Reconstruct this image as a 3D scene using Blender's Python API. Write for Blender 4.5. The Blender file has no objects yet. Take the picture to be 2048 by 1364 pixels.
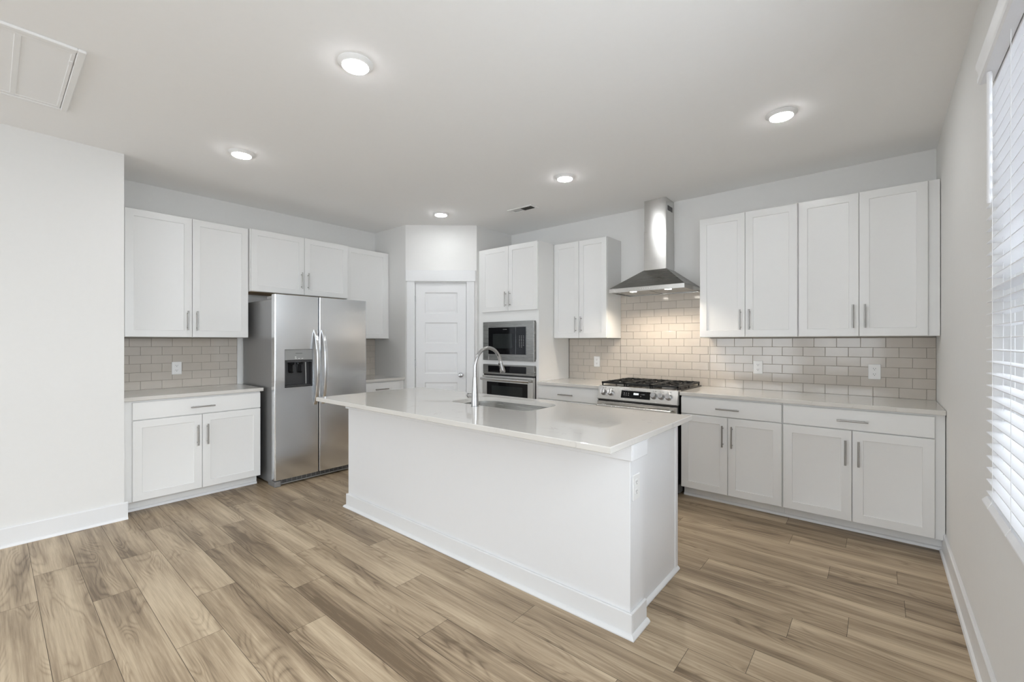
import bpy, bmesh, math, random
from mathutils import Vector, Matrix
random.seed(7)
SC = bpy.context.scene
COL = SC.collection
PI = math.pi

# ---------------------------------------------------------------- camera
YAW = 0.698
cam_d = bpy.data.cameras.new('camera')
cam = bpy.data.objects.new('camera', cam_d)
COL.objects.link(cam)
cam.location = (5.032, -4.4381, 1.332)
cam.rotation_euler = (PI / 2, 0, YAW)
cam_d.sensor_width = 36
cam_d.lens = 875.87 / 2048 * 36
cam_d.shift_y = 1.855 / 2048
cam_d.clip_start = 0.02
SC.camera = cam

# ---------------------------------------------------------------- colour management, sky, daylight
SC.view_settings.view_transform = 'Standard'
SC.view_settings.look = 'None'
SC.view_settings.exposure = 0.15
SC.view_settings.gamma = 1.0
SC.view_settings.use_curve_mapping = False
try:
    SC.cycles.use_denoising = True
    SC.cycles.max_bounces = 10
    SC.cycles.diffuse_bounces = 8
    SC.cycles.glossy_bounces = 5
    SC.cycles.sample_clamp_indirect = 6
    SC.cycles.blur_glossy = 0.15
except Exception:
    pass
w = bpy.data.worlds.new('sky')
SC.world = w
w.use_nodes = True
bg = w.node_tree.nodes['Background']
bg.inputs[0].default_value = (0.84, 0.89, 1.0, 1)
bg.inputs[1].default_value = 0.80


def area_light(name, loc, rot, sx, sy, power, col):
    l = bpy.data.lights.new(name, 'AREA')
    l.shape = 'RECTANGLE'
    l.size, l.size_y = sx, sy
    l.energy = power
    l.color = col
    o = bpy.data.objects.new(name, l)
    COL.objects.link(o)
    o.location, o.rotation_euler = loc, rot
    return o


# daylight panels for unseen openings added behind the camera
H = 2.743          # ceiling
WX = 5.3506        # right wall
YB = -11.0         # rear wall
REAR = [('sliding', 0.75, 3.25, 0.04, 2.40), ('rear', 3.60, 5.00, 0.60, 2.40)]
SIDE = [(-9.6, -6.9, 0.45, 2.40), (-6.1, -5.0, 0.735, 2.33), (-4.05, -3.14, 0.735, 2.33)]  # unseen right-hand windows, added to brighten the room
DAY = (0.87, 0.94, 1.0)
for nm, xa, xb, za, zb in REAR:
    area_light('daylight_' + nm, ((xa + xb) / 2, YB - 0.12, (za + zb) / 2), (PI / 2, 0, 0), xb - xa, zb - za, 15.5 * (xb - xa) * (zb - za), DAY)
for (ya, yb, za, zb), pw in zip(SIDE, (3.5, 6.5, 22)):
    area_light('daylight_side', (WX + 0.2, (ya + yb) / 2, (za + zb) / 2), (0, PI / 2, 0), zb - za, yb - ya, pw * (yb - ya) * (zb - za), DAY)
# open sky over the side yard, shining in through the blind
area_light('daylight_sky', (WX + 2.6, -2.53, 3.0), (0, PI / 2 - 0.32, 0), 2.4, 3.2, 450, DAY)
# unseen fill lights added under the ceiling behind the camera
for lx, ly in ((1.6, -6.2), (4.2, -6.2), (1.6, -8.8), (4.2, -8.8)):
    area_light('added_fill_light', (lx, ly, H - 0.02), (0, 0, 0), 0.5, 0.5, 5.5, (0.97, 0.985, 1.0))

# ---------------------------------------------------------------- materials


def new_mat(name):
    m = bpy.data.materials.new(name)
    m.use_nodes = True
    nt = m.node_tree
    return m, nt, nt.nodes['Principled BSDF']


def N(nt, t, **kw):
    n = nt.nodes.new(t)
    for k, v in kw.items():
        setattr(n, k, v)
    return n


def srgb(r, g, b):
    f = lambda c: (c / 255 / 12.92) if c / 255 <= 0.04045 else ((c / 255 + 0.055) / 1.055) ** 2.4
    return (f(r), f(g), f(b), 1)


def simple(name, col, rough=0.5, metal=0.0, noise=0.02, nscale=30, coat=0.0, bump=0.0, spec=0.5):
    m, nt, p = new_mat(name)
    p.inputs['Roughness'].default_value = rough
    p.inputs['Metallic'].default_value = metal
    p.inputs['Specular IOR Level'].default_value = spec
    p.inputs['Coat Weight'].default_value = coat
    tc = N(nt, 'ShaderNodeTexCoord')
    ns = N(nt, 'ShaderNodeTexNoise')
    ns.inputs['Scale'].default_value = nscale
    ns.inputs['Detail'].default_value = 3
    nt.links.new(tc.outputs['Object'], ns.inputs['Vector'])
    mx = N(nt, 'ShaderNodeMix', data_type='RGBA')
    a = [max(0, c * (1 - noise)) for c in col[:3]] + [1]
    b = [min(1, c * (1 + noise)) for c in col[:3]] + [1]
    mx.inputs['A'].default_value = a
    mx.inputs['B'].default_value = b
    nt.links.new(ns.outputs['Fac'], mx.inputs['Factor'])
    nt.links.new(mx.outputs['Result'], p.inputs['Base Color'])
    if bump > 0:
        bp = N(nt, 'ShaderNodeBump')
        bp.inputs['Strength'].default_value = bump
        bp.inputs['Distance'].default_value = 0.001
        n2 = N(nt, 'ShaderNodeTexNoise')
        n2.inputs['Scale'].default_value = 260
        nt.links.new(tc.outputs['Object'], n2.inputs['Vector'])
        nt.links.new(n2.outputs['Fac'], bp.inputs['Height'])
        nt.links.new(bp.outputs['Normal'], p.inputs['Normal'])
    return m


def emissive(name, col, strength):
    m, nt, p = new_mat(name)
    p.inputs['Base Color'].default_value = (0.8, 0.8, 0.8, 1)
    p.inputs['Emission Color'].default_value = col
    p.inputs['Emission Strength'].default_value = strength
    return m


def brushed(name, col, rough, scale, amount=0.10, aniso=0.75, turn=0.0):
    """stainless steel, brushing streaks stretched along one axis"""
    m, nt, p = new_mat(name)
    p.inputs['Metallic'].default_value = 1
    p.inputs['Anisotropic'].default_value = aniso
    p.inputs['Anisotropic Rotation'].default_value = turn
    tg = N(nt, 'ShaderNodeTangent', direction_type='RADIAL', axis='Z')
    nt.links.new(tg.outputs['Tangent'], p.inputs['Tangent'])
    tc = N(nt, 'ShaderNodeTexCoord')
    mp = N(nt, 'ShaderNodeMapping')
    mp.inputs['Scale'].default_value = scale
    ns = N(nt, 'ShaderNodeTexNoise')
    ns.inputs['Scale'].default_value = 1
    ns.inputs['Detail'].default_value = 4
    nt.links.new(tc.outputs['Object'], mp.inputs['Vector'])
    nt.links.new(mp.outputs['Vector'], ns.inputs['Vector'])
    r = N(nt, 'ShaderNodeMapRange')
    r.inputs['To Min'].default_value = rough - amount / 2
    r.inputs['To Max'].default_value = rough + amount / 2
    nt.links.new(ns.outputs['Fac'], r.inputs['Value'])
    nt.links.new(r.outputs['Result'], p.inputs['Roughness'])
    mx = N(nt, 'ShaderNodeMix', data_type='RGBA')
    mx.inputs['A'].default_value = [c * 0.97 for c in col[:3]] + [1]
    mx.inputs['B'].default_value = [min(1, c * 1.03) for c in col[:3]] + [1]
    nt.links.new(ns.outputs['Fac'], mx.inputs['Factor'])
    nt.links.new(mx.outputs['Result'], p.inputs['Base Color'])
    bp = N(nt, 'ShaderNodeBump')
    bp.inputs['Strength'].default_value = 0.03
    bp.inputs['Distance'].default_value = 0.0003
    nt.links.new(ns.outputs['Fac'], bp.inputs['Height'])
    nt.links.new(bp.outputs['Normal'], p.inputs['Normal'])
    return m


def floor_material():
    m, nt, p = new_mat('oak_plank')
    L = nt.links.new
    uv = N(nt, 'ShaderNodeUVMap', uv_map='plank')
    rnd = N(nt, 'ShaderNodeAttribute', attribute_name='tone')

    def scaled(sx, sy):
        mp = N(nt, 'ShaderNodeMapping')
        mp.inputs['Scale'].default_value = (sx, sy, 1)
        L(uv.outputs['UV'], mp.inputs['Vector'])
        return mp.outputs['Vector']

    def noise(v, detail, rough=0.5, dist=0.0):
        n = N(nt, 'ShaderNodeTexNoise')
        n.inputs['Scale'].default_value = 1
        n.inputs['Detail'].default_value = detail
        n.inputs['Roughness'].default_value = rough
        n.inputs['Distortion'].default_value = dist
        L(v, n.inputs['Vector'])
        return n.outputs['Fac']

    def math_(op, a, b=None, c=None, clamp=False):
        n = N(nt, 'ShaderNodeMath', operation=op, use_clamp=clamp)
        for i, x in enumerate((a, b, c)):
            if x is None:
                continue
            if isinstance(x, (int, float)):
                n.inputs[i].default_value = x
            else:
                L(x, n.inputs[i])
        return n.outputs[0]

    broad = noise(scaled(0.9, 10), 2, 0.45, 0.3)            # long pale and dark streaks
    figure = noise(scaled(1.3, 7.5), 1.5, 0.4, 0.5)         # cathedral figure as contour lines
    fr = math_('FRACT', math_('MULTIPLY', figure, 17.0))
    line = math_('POWER', math_('ABSOLUTE', math_('SUBTRACT', math_('MULTIPLY', fr, 2), 1)), 2.2)
    mask = N(nt, 'ShaderNodeMapRange', interpolation_type='SMOOTHSTEP')
    mask.inputs['From Min'].default_value = 0.47
    mask.inputs['From Max'].default_value = 0.60
    L(noise(scaled(1.7, 8.0), 1, 0.5), mask.inputs['Value'])
    line = math_('MULTIPLY', line, mask.outputs['Result'])
    fine = noise(scaled(7, 210), 4, 0.6)
    fibre = noise(scaled(2.5, 70), 3, 0.55, 0.2)
    t = math_('MULTIPLY_ADD', math_('SUBTRACT', broad, 0.5), 1.75, 0.47)
    t = math_('ADD', t, math_('MULTIPLY', math_('SUBTRACT', rnd.outputs['Fac'], 0.5), 0.34))
    t = math_('ADD', t, math_('MULTIPLY', math_('SUBTRACT', fibre, 0.5), 0.85))
    t = math_('ADD', t, math_('MULTIPLY', math_('SUBTRACT', fine, 0.5), 0.62))
    t = math_('SUBTRACT', t, math_('MULTIPLY', line, 0.30), None, True)
    cr = N(nt, 'ShaderNodeValToRGB')
    e = cr.color_ramp.elements
    e[0].position, e[0].color = 0.0, FLOOR_DARK
    e[1].position, e[1].color = 1.0, FLOOR_LIGHT
    mid = cr.color_ramp.elements.new(0.5)
    mid.color = FLOOR_MID
    L(t, cr.inputs['Fac'])
    L(cr.outputs['Color'], p.inputs['Base Color'])
    p.inputs['Roughness'].default_value = 0.42
    p.inputs['Specular IOR Level'].default_value = 0.4
    b = N(nt, 'ShaderNodeBump')
    b.inputs['Strength'].default_value = 0.15
    b.inputs['Distance'].default_value = 0.001
    L(fine, b.inputs['Height'])
    L(b.outputs['Normal'], p.inputs['Normal'])
    return m


def quartz_material():
    m, nt, p = new_mat('white_quartz')
    L = nt.links.new
    tc = N(nt, 'ShaderNodeTexCoord')
    wv = N(nt, 'ShaderNodeTexNoise')
    wv.inputs['Scale'].default_value = 5
    wv.inputs['Detail'].default_value = 6
    wv.inputs['Distortion'].default_value = 1.2
    L(tc.outputs['Object'], wv.inputs['Vector'])
    ab = N(nt, 'ShaderNodeMath', operation='SUBTRACT')
    ab.inputs[1].default_value = 0.5
    L(wv.outputs['Fac'], ab.inputs[0])
    ab2 = N(nt, 'ShaderNodeMath', operation='ABSOLUTE')
    L(ab.outputs[0], ab2.inputs[0])
    mr = N(nt, 'ShaderNodeMapRange')
    mr.inputs['From Min'].default_value = 0.0
    mr.inputs['From Max'].default_value = 0.012
    mr.inputs['To Min'].default_value = 1
    mr.inputs['To Max'].default_value = 0
    L(ab2.outputs[0], mr.inputs['Value'])
    msk = N(nt, 'ShaderNodeTexNoise')
    msk.inputs['Scale'].default_value = 9
    L(tc.outputs['Object'], msk.inputs['Vector'])
    mm = N(nt, 'ShaderNodeMapRange')
    mm.inputs['From Min'].default_value = 0.52
    mm.inputs['From Max'].default_value = 0.68
    mm.inputs['To Max'].default_value = 0.55
    L(msk.outputs['Fac'], mm.inputs['Value'])
    mul = N(nt, 'ShaderNodeMath', operation='MULTIPLY')
    L(mr.outputs['Result'], mul.inputs[0])
    L(mm.outputs['Result'], mul.inputs[1])
    mx = N(nt, 'ShaderNodeMix', data_type='RGBA')
    mx.inputs['A'].default_value = (0.635, 0.615, 0.58, 1)
    mx.inputs['B'].default_value = (0.42, 0.40, 0.38, 1)
    L(mul.outputs[0], mx.inputs['Factor'])
    L(mx.outputs['Result'], p.inputs['Base Color'])
    p.inputs['Roughness'].default_value = 0.03
    p.inputs['Specular IOR Level'].default_value = 0.85
    return m


def tile_material():
    m, nt, p = new_mat('glazed_taupe_tile')
    L = nt.links.new
    tc = N(nt, 'ShaderNodeTexCoord')
    ns = N(nt, 'ShaderNodeTexNoise')
    ns.inputs['Scale'].default_value = 7
    ns.inputs['Detail'].default_value = 2
    L(tc.outputs['Object'], ns.inputs['Vector'])
    mx = N(nt, 'ShaderNodeMix', data_type='RGBA')
    mx.inputs['A'].default_value = (TILE[0] * 0.94, TILE[1] * 0.94, TILE[2] * 0.94, 1)
    mx.inputs['B'].default_value = (TILE[0] * 1.06, TILE[1] * 1.06, TILE[2] * 1.06, 1)
    L(ns.outputs['Fac'], mx.inputs['Factor'])
    L(mx.outputs['Result'], p.inputs['Base Color'])
    p.inputs['Roughness'].default_value = 0.12
    p.inputs['Specular IOR Level'].default_value = 0.55
    b = N(nt, 'ShaderNodeBump')
    b.inputs['Strength'].default_value = 0.12
    b.inputs['Distance'].default_value = 0.002
    L(ns.outputs['Fac'], b.inputs['Height'])
    L(b.outputs['Normal'], p.inputs['Normal'])
    return m


FLOOR_DARK = srgb(108, 91, 71)
FLOOR_MID = srgb(162, 143, 118)
FLOOR_LIGHT = srgb(198, 180, 153)
TILE = (0.50, 0.455, 0.40)
M = {}
M['wall'] = simple('wall_paint', (0.755, 0.75, 0.735, 1), 0.75, noise=0.012, bump=0.05, spec=0.3)
M['ceiling'] = simple('ceiling_paint', (0.90, 0.90, 0.895, 1), 0.9, noise=0.01, spec=0.2)
M['trim'] = simple('trim_paint', (0.76, 0.765, 0.77, 1), 0.38, noise=0.01)
M['cab'] = simple('cabinet_lacquer', (0.77, 0.77, 0.76, 1), 0.33, noise=0.008)
M['island'] = simple('island_paint', (0.77, 0.775, 0.785, 1), 0.38, noise=0.008)
M['raw'] = simple('raw_plywood', (0.42, 0.30, 0.17, 1), 0.7, noise=0.15)
M['oak'] = floor_material()
M['seam'] = simple('plank_seam', (0.07, 0.055, 0.04, 1), 0.8)
M['quartz'] = quartz_material()
M['tile'] = tile_material()
M['grout'] = simple('grout', (0.30, 0.27, 0.235, 1), 0.85, noise=0.05, nscale=90)
M['steel'] = brushed('brushed_steel_upright', (0.80, 0.815, 0.835), 0.2, (2, 2, 300), 0.05)
M['steel_h'] = brushed('brushed_steel_level', (0.62, 0.615, 0.60), 0.25, (3, 3, 260))
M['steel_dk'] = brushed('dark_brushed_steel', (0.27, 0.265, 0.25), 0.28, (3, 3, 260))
M['hood_steel'] = brushed('hood_steel', (0.60, 0.595, 0.58), 0.22, (2, 2, 260), 0.04, 0.85, 0.25)
M['nickel'] = simple('brushed_nickel', (0.50, 0.50, 0.505, 1), 0.24, 1.0)
M['pull'] = simple('satin_nickel_pull', (0.40, 0.39, 0.375, 1), 0.32, 1.0)
M['chrome'] = simple('chrome', (0.8, 0.8, 0.8, 1), 0.12, 1.0)
M['fridge_side'] = simple('grey_painted_steel', (0.26, 0.26, 0.26, 1), 0.30, 0.35, noise=0.03)
M['black'] = simple('black_enamel', (0.012, 0.012, 0.013, 1), 0.22, noise=0.1)
M['iron'] = simple('cast_iron', (0.012, 0.012, 0.012, 1), 0.38, noise=0.2, nscale=120, spec=0.3)
M['glass_blk'] = simple('black_glass', (0.006, 0.006, 0.007, 1), 0.05, noise=0.1, spec=0.22)
M['screen'] = simple('oven_window_glass', (0.02, 0.023, 0.023, 1), 0.08, noise=0.1, spec=0.22)
M['plastic_dk'] = simple('dark_grey_plastic', (0.035, 0.035, 0.037, 1), 0.35, noise=0.1)
M['plastic_gr'] = simple('grey_plastic', (0.25, 0.25, 0.245, 1), 0.4)
M['mark'] = simple('printed_mark', (0.35, 0.35, 0.35, 1), 0.5)
M['mark_dk'] = simple('printed_mark_dark', (0.05, 0.05, 0.05, 1), 0.5)
M['plate'] = simple('white_plastic', (0.80, 0.80, 0.79, 1), 0.3, noise=0.01)
M['slot'] = simple('slot_dark', (0.04, 0.04, 0.04, 1), 0.6)
M['blind'] = simple('white_faux_wood', (0.84, 0.845, 0.86, 1), 0.4, noise=0.01)
M['cord'] = simple('white_cord', (0.85, 0.85, 0.85, 1), 0.8)
M['vinyl'] = simple('white_vinyl', (0.82, 0.83, 0.84, 1), 0.35, noise=0.01)
M['grille'] = simple('grille_enamel', (0.86, 0.86, 0.855, 1), 0.45, noise=0.01)
M['duct'] = simple('duct_dark', (0.06, 0.06, 0.055, 1), 0.8)
M['lens'] = emissive('led_lens', (0.96, 0.98, 1.0, 1), 86)
M['hoodlens'] = emissive('hood_lens', (1.0, 0.93, 0.82, 1), 30)
M['digits'] = emissive('display_digits', (0.9, 0.95, 1.0, 1), 2.5)
gm, gnt, gp = new_mat('window_glass')
gp.inputs['Transmission Weight'].default_value = 1
gp.inputs['Roughness'].default_value = 0.0
gp.inputs['IOR'].default_value = 1.02
M['glass'] = gm

# ---------------------------------------------------------------- mesh helpers
DO = Vector((0.6528, -1.2167, 0))
DE = Vector((1.2977, -0.6515, 0))
DV = (DE - DO)
DLEN = DV.length
DV.normalize()
DN = Vector((DV.y, -DV.x, 0))
MAP = {
    None: lambda u, d, z: Vector((u, d, z)),
    'L': lambda u, d, z: Vector((d, u, z)),               # along the fridge wall
    'B': lambda u, d, z: Vector((u, -d, z)),              # along the range wall
    'W': lambda u, d, z: Vector((WX - d, u, z)),          # along the window wall
    'D': lambda u, d, z: DO + DV * u + DN * d + Vector((0, 0, z)),   # along the diagonal pantry wall
    'C': lambda u, d, z: Vector((u, d, H - z)),           # down from the ceiling
}


class MB:
    def __init__(s, mp=None):
        s.bm = bmesh.new()
        s.mp = MAP[mp]

    def box(s, u0, u1, d0, d1, z0, z1, bev=0.0, seg=1):
        r = bmesh.ops.create_cube(s.bm, size=1)
        vs = r['verts']
        for v in vs:
            v.co = Vector(((u0 + u1) / 2 + v.co.x * (u1 - u0), (d0 + d1) / 2 + v.co.y * (d1 - d0), (z0 + z1) / 2 + v.co.z * (z1 - z0)))
        if bev > 0:
            es = list({e for v in vs for e in v.link_edges})
            bmesh.ops.bevel(s.bm, geom=es, offset=bev, segments=seg, profile=0.5, affect='EDGES')
        return s

    def prism(s, pts, axis, a, b):
        """closed polygon in the two other axes, extruded from a to b along axis ('u','d','z')"""
        def co(p, t):
            return {'u': (t, p[0], p[1]), 'd': (p[0], t, p[1]), 'z': (p[0], p[1], t)}[axis]
        va = [s.bm.verts.new(co(p, a)) for p in pts]
        vb = [s.bm.verts.new(co(p, b)) for p in pts]
        n = len(pts)
        s.bm.faces.new(va)
        s.bm.faces.new(vb[::-1])
        for i in range(n):
            s.bm.faces.new((va[i], vb[i], vb[(i + 1) % n], va[(i + 1) % n]))
        return s

    def cyl(s, p0, p1, r0, r1=None, n=20):
        r1 = r0 if r1 is None else r1
        return s.tube([p0, p1], [r0, r1], n)

    def tube(s, pts, rs, n=16, cap=True, squash=1.0):
        pts = [Vector(p) for p in pts]
        if not isinstance(rs, (list, tuple)):
            rs = [rs] * len(pts)
        t0 = (pts[1] - pts[0]).normalized()
        up = Vector((0, 0, 1)) if abs(t0.z) < 0.9 else Vector((1, 0, 0))
        a = t0.cross(up).normalized()
        rings = []
        for i, p in enumerate(pts):
            if i == 0:
                t = t0
            elif i == len(pts) - 1:
                t = (pts[i] - pts[i - 1]).normalized()
            else:
                t = ((pts[i + 1] - pts[i]).normalized() + (pts[i] - pts[i - 1]).normalized())
                t = t.normalized() if t.length > 1e-6 else t0
            a = (a - t * a.dot(t)).normalized()
            b = t.cross(a)
            rings.append([s.bm.verts.new(p + a * (rs[i] * math.cos(2 * PI * k / n)) + b * (rs[i] * squash * math.sin(2 * PI * k / n))) for k in range(n)])
        for i in range(len(rings) - 1):
            for k in range(n):
                s.bm.faces.new((rings[i][k], rings[i][(k + 1) % n], rings[i + 1][(k + 1) % n], rings[i + 1][k]))
        if cap:
            s.bm.faces.new(rings[0][::-1])
            s.bm.faces.new(rings[-1])
        return s

    def lathe(s, c, prof, n=32, axis=Vector((0, 0, 1))):
        """profile [(radius, height along axis)] from c; closed with caps"""
        axis = Vector(axis).normalized()
        up = Vector((0, 0, 1)) if abs(axis.z) < 0.9 else Vector((1, 0, 0))
        a = axis.cross(up).normalized()
        b = axis.cross(a)
        c = Vector(c)
        rings = []
        for r, h in prof:
            rings.append([s.bm.verts.new(c + axis * h + a * (max(r, 1e-4) * math.cos(2 * PI * k / n)) + b * (max(r, 1e-4) * math.sin(2 * PI * k / n))) for k in range(n)])
        for i in range(len(rings) - 1):
            for k in range(n):
                s.bm.faces.new((rings[i][k], rings[i][(k + 1) % n], rings[i + 1][(k + 1) % n], rings[i + 1][k]))
        s.bm.faces.new(rings[0][::-1])
        s.bm.faces.new(rings[-1])
        return s

    def rings(s, rr):
        """list of quads rings [4 corners]; joined, first and last filled"""
        vr = [[s.bm.verts.new(p) for p in r] for r in rr]
        n = len(vr[0])
        s.bm.faces.new(vr[0][::-1])
        for i in range(len(vr) - 1):
            for k in range(n):
                s.bm.faces.new((vr[i][k], vr[i][(k + 1) % n], vr[i + 1][(k + 1) % n], vr[i + 1][k]))
        s.bm.faces.new(vr[-1])
        return s

    def build(s, name, mat, parent=None, loc=None, smooth=30, weld=False):
        for v in s.bm.verts:
            v.co = s.mp(*v.co)
        if weld:
            bmesh.ops.remove_doubles(s.bm, verts=s.bm.verts, dist=1e-5)
        bmesh.ops.recalc_face_normals(s.bm, faces=s.bm.faces)
        top = parent
        while top is not None and top.parent is not None:
            top = top.parent
        if top is not None:
            off = Vector(top.location)
        elif loc is not None:
            off = Vector(loc)
        else:
            xs = [v.co for v in s.bm.verts]
            lo = Vector([min(c[i] for c in xs) for i in range(3)])
            hi = Vector([max(c[i] for c in xs) for i in range(3)])
            off = Vector(((lo.x + hi.x) / 2, (lo.y + hi.y) / 2, lo.z))
        for v in s.bm.verts:
            v.co -= off
        me = bpy.data.meshes.new(name)
        s.bm.to_mesh(me)
        s.bm.free()
        me.polygons.foreach_set('use_smooth', [True] * len(me.polygons))
        me.set_sharp_from_angle(angle=math.radians(smooth))
        me.materials.append(mat)
        o = bpy.data.objects.new(name, me)
        COL.objects.link(o)
        if parent is None:
            o.location = off
        else:
            o.parent = parent
        return o


def tag(o, label=None, cat=None, group=None, kind=None):
    if label:
        o['label'] = label
    if cat:
        o['category'] = cat
    if group:
        o['group'] = group
    if kind:
        o['kind'] = kind
    return o


def thing(name, label, cat, loc, group=None):
    o = bpy.data.objects.new(name, None)
    o.empty_display_size = 0.05
    COL.objects.link(o)
    o.location = loc
    return tag(o, label, cat, group)


def struct(o):
    return tag(o, kind='structure')


def copy_tree(o, parent=None):
    c = o.copy()
    COL.objects.link(c)
    if parent is not None:
        c.parent = parent
    for ch in list(o.children):
        copy_tree(ch, c)
    return c


# ---------------------------------------------------------------- room shell
YL = -3.79        # end of the left wall, start of the cabinet alcove
XL = 0.6834       # face of the left wall

# floor: one structure mesh, every plank a face with its own grain offset
PITCH, PLEN, Y0 = 0.1791, 1.2185, -0.697
PHASE = {-2: 4.1, -1: 4.5075, 0: 4.8645, 1: 4.574, 2: 5.109, 3: 4.808, 4: 5.13, 5: 4.227, 6: 4.919, 7: 4.711, 8: 4.05, 9: 4.62, 10: 4.396, 11: 3.6967,
         12: 3.022, 13: 3.4435, 14: 2.611, 15: 2.962, 16: 2.2975, 17: 2.699, 18: 1.9465, 19: 2.569, 20: 1.717}
bm = bmesh.new()
uvl = bm.loops.layers.uv.new('plank')
fl = bm.faces.layers.float.new('tone')
G = 0.0009
rng = random.Random(11)
for k in range(-5, 48):
    ya, yb = Y0 - PITCH * (k + 1), Y0 - PITCH * k
    ya, yb = max(ya, YB - 0.1), min(yb, 0.05)
    if ya >= yb:
        continue
    ph = PHASE.get(k, rng.uniform(0, PLEN))
    x = ph - PLEN * math.ceil((ph + 0.1) / PLEN) - 0.0
    while x < WX + 0.1:
        xa, xb = max(x, -0.1), min(x + PLEN, WX + 0.1)
        if xb - xa > 0.01:
            vs = [bm.verts.new(c) for c in ((xa + G, ya + G, 0), (xb - G, ya + G, 0), (xb - G, yb - G, 0), (xa + G, yb - G, 0))]
            f = bm.faces.new(vs)
            ou, ov = rng.uniform(0, 60), rng.uniform(0, 60)
            flip = -1 if rng.random() < 0.5 else 1
            f[fl] = rng.random()
            for lp in f.loops:
                lp[uvl].uv = (ou + (lp.vert.co.x - x) * flip, ov + (lp.vert.co.y - ya))
        x += PLEN
me = bpy.data.meshes.new('floor')
bm.to_mesh(me)
bm.free()
me.materials.append(M['oak'])
floor = bpy.data.objects.new('floor', me)
COL.objects.link(floor)
struct(floor)
sub = MB().box(-0.1, WX + 0.1, YB - 0.1, 0.1, -0.08, -0.0012).build('plank_seams', M['seam'], floor)

struct(MB().box(-0.12, WX + 0.15, YB - 0.15, 0.12, H, H + 0.1).build('ceiling', M['ceiling']))
struct(MB().box(-0.12, 0, YL, 0.12, 0, H).build('wall_left', M['wall']))
struct(MB().box(-0.12, XL, YB, YL, 0, H).build('wall_left_front', M['wall']))
struct(MB().box(0, WX + 0.15, 0, 0.12, 0, H).build('wall_back', M['wall']))

# right wall with the blind's window and the added openings
WY0, WY1, WZ0, WZ1 = -2.99, -2.076, 0.735, 2.33
holes = sorted([(WY0, WY1, WZ0, WZ1)] + SIDE)
mb = MB()
y = YB
for (a, b, c, d) in holes:
    mb.box(WX, WX + 0.15, y, a, 0, H)
    mb.box(WX, WX + 0.15, a, b, 0, c)
    mb.box(WX, WX + 0.15, a, b, d, H)
    y = b
mb.box(WX, WX + 0.15, y, 0, 0, H)
struct(mb.build('wall_right', M['wall']))
# rear wall (behind the camera) with an added sliding door and window to let light in
mb = MB()
x = -0.12
for nm, a, b, c, d in REAR:
    mb.box(x, a, YB - 0.12, YB, 0, H)
    if c > 0.1:
        mb.box(a, b, YB - 0.12, YB, 0, c)
    mb.box(a, b, YB - 0.12, YB, d, H)
    x = b
mb.box(x, WX + 0.15, YB - 0.12, YB, 0, H)
struct(mb.build('wall_rear', M['wall']))


def win_frame(name, pts, plane, depth, bars):
    """frame around an opening; plane 'x' or 'y'"""
    a, b, c, d = pts
    t = 0.05
    mb = MB()
    rects = [(a, a + t, c, d), (b - t, b, c, d), (a + t, b - t, c, c + t), (a + t, b - t, d - t, d)] + bars
    for (p, q, r, s_) in rects:
        if plane == 'y':
            mb.box(p, q, depth, depth + 0.05, r, s_, 0.003)
        else:
            mb.box(depth, depth + 0.05, p, q, r, s_, 0.003)
    return struct(mb.build(name, M['vinyl']))


nm, a, b, c, d = REAR[0]
win_frame('added_sliding_door', (a, b, c - 0.04, d), 'y', YB - 0.08, [((a + b) / 2 - 0.05, (a + b) / 2 + 0.05, c, d)])
nm, a, b, c, d = REAR[1]
win_frame('window_2', (a, b, c, d), 'y', YB - 0.08, [((a + b) / 2 - 0.03, (a + b) / 2 + 0.03, c, d), (a + 0.05, b - 0.05, 1.48, 1.53)])
for i, (a, b, c, d) in enumerate(SIDE):  # frames of the out-of-view windows added for their light
    win_frame('window_%d' % (i + 3), (a, b, c, d), 'x', WX + 0.06, [((a + b) / 2 - 0.04, (a + b) / 2 + 0.04, c, d)] if i == 0 else [(a + 0.05, b - 0.05, 1.50, 1.55)])
# window 1, behind the blind
wf = win_frame('window_1', (WY0, WY1, WZ0, WZ1), 'x', WX + 0.085, [(WY0 + 0.05, WY1 - 0.05, 1.50, 1.55)])
MB().box(WX + 0.108, WX + 0.112, WY0 + 0.05, WY1 - 0.05, WZ0 + 0.05, WZ1 - 0.05).build('pane', M['glass'], wf)
MB().box(WX - 0.0, WX + 0.085, WY0, WY1, WZ0 - 0.0, WZ0 + 0.004).build('sill', M['trim'], wf)

# pantry walls round the corner
mb = MB()
mb.box(0, DO.x, DO.y, DO.y + 0.11, 0, H)
mb.box(DE.x - 0.11, DE.x, DE.y, 0, 0, H)
struct(mb.build('wall_pantry', M['wall']))
OP0, OP1, OPZ = 0.112, 0.738, 2.052
mb = MB('D')
mb.box(0, OP0, -0.11, 0, 0, H)
mb.box(OP1, DLEN, -0.11, 0, 0, H)
mb.box(OP0, OP1, -0.11, 0, OPZ, H)
struct(mb.build('wall_diagonal', M['wall']))
mb = MB('D')
mb.box(0.018, 0.113, 0.0005, 0.018, 0, 2.062, 0.002)
mb.box(0.737, 0.831, 0.0005, 0.018, 0, 2.062, 0.002)
mb.box(0.006, 0.843, 0.0005, 0.024, 2.062, 2.195, 0.002)
mb.box(OP0 + 0.0005, OP0 + 0.006, -0.10, 0.0005, 0, OPZ)
mb.box(OP1 - 0.006, OP1 - 0.0005, -0.10, 0.0005, 0, OPZ)
mb.box(OP0, OP1, -0.10, 0.0005, OPZ - 0.006, OPZ - 0.0005)
struct(mb.build('trim_1', M['trim']))


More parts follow.
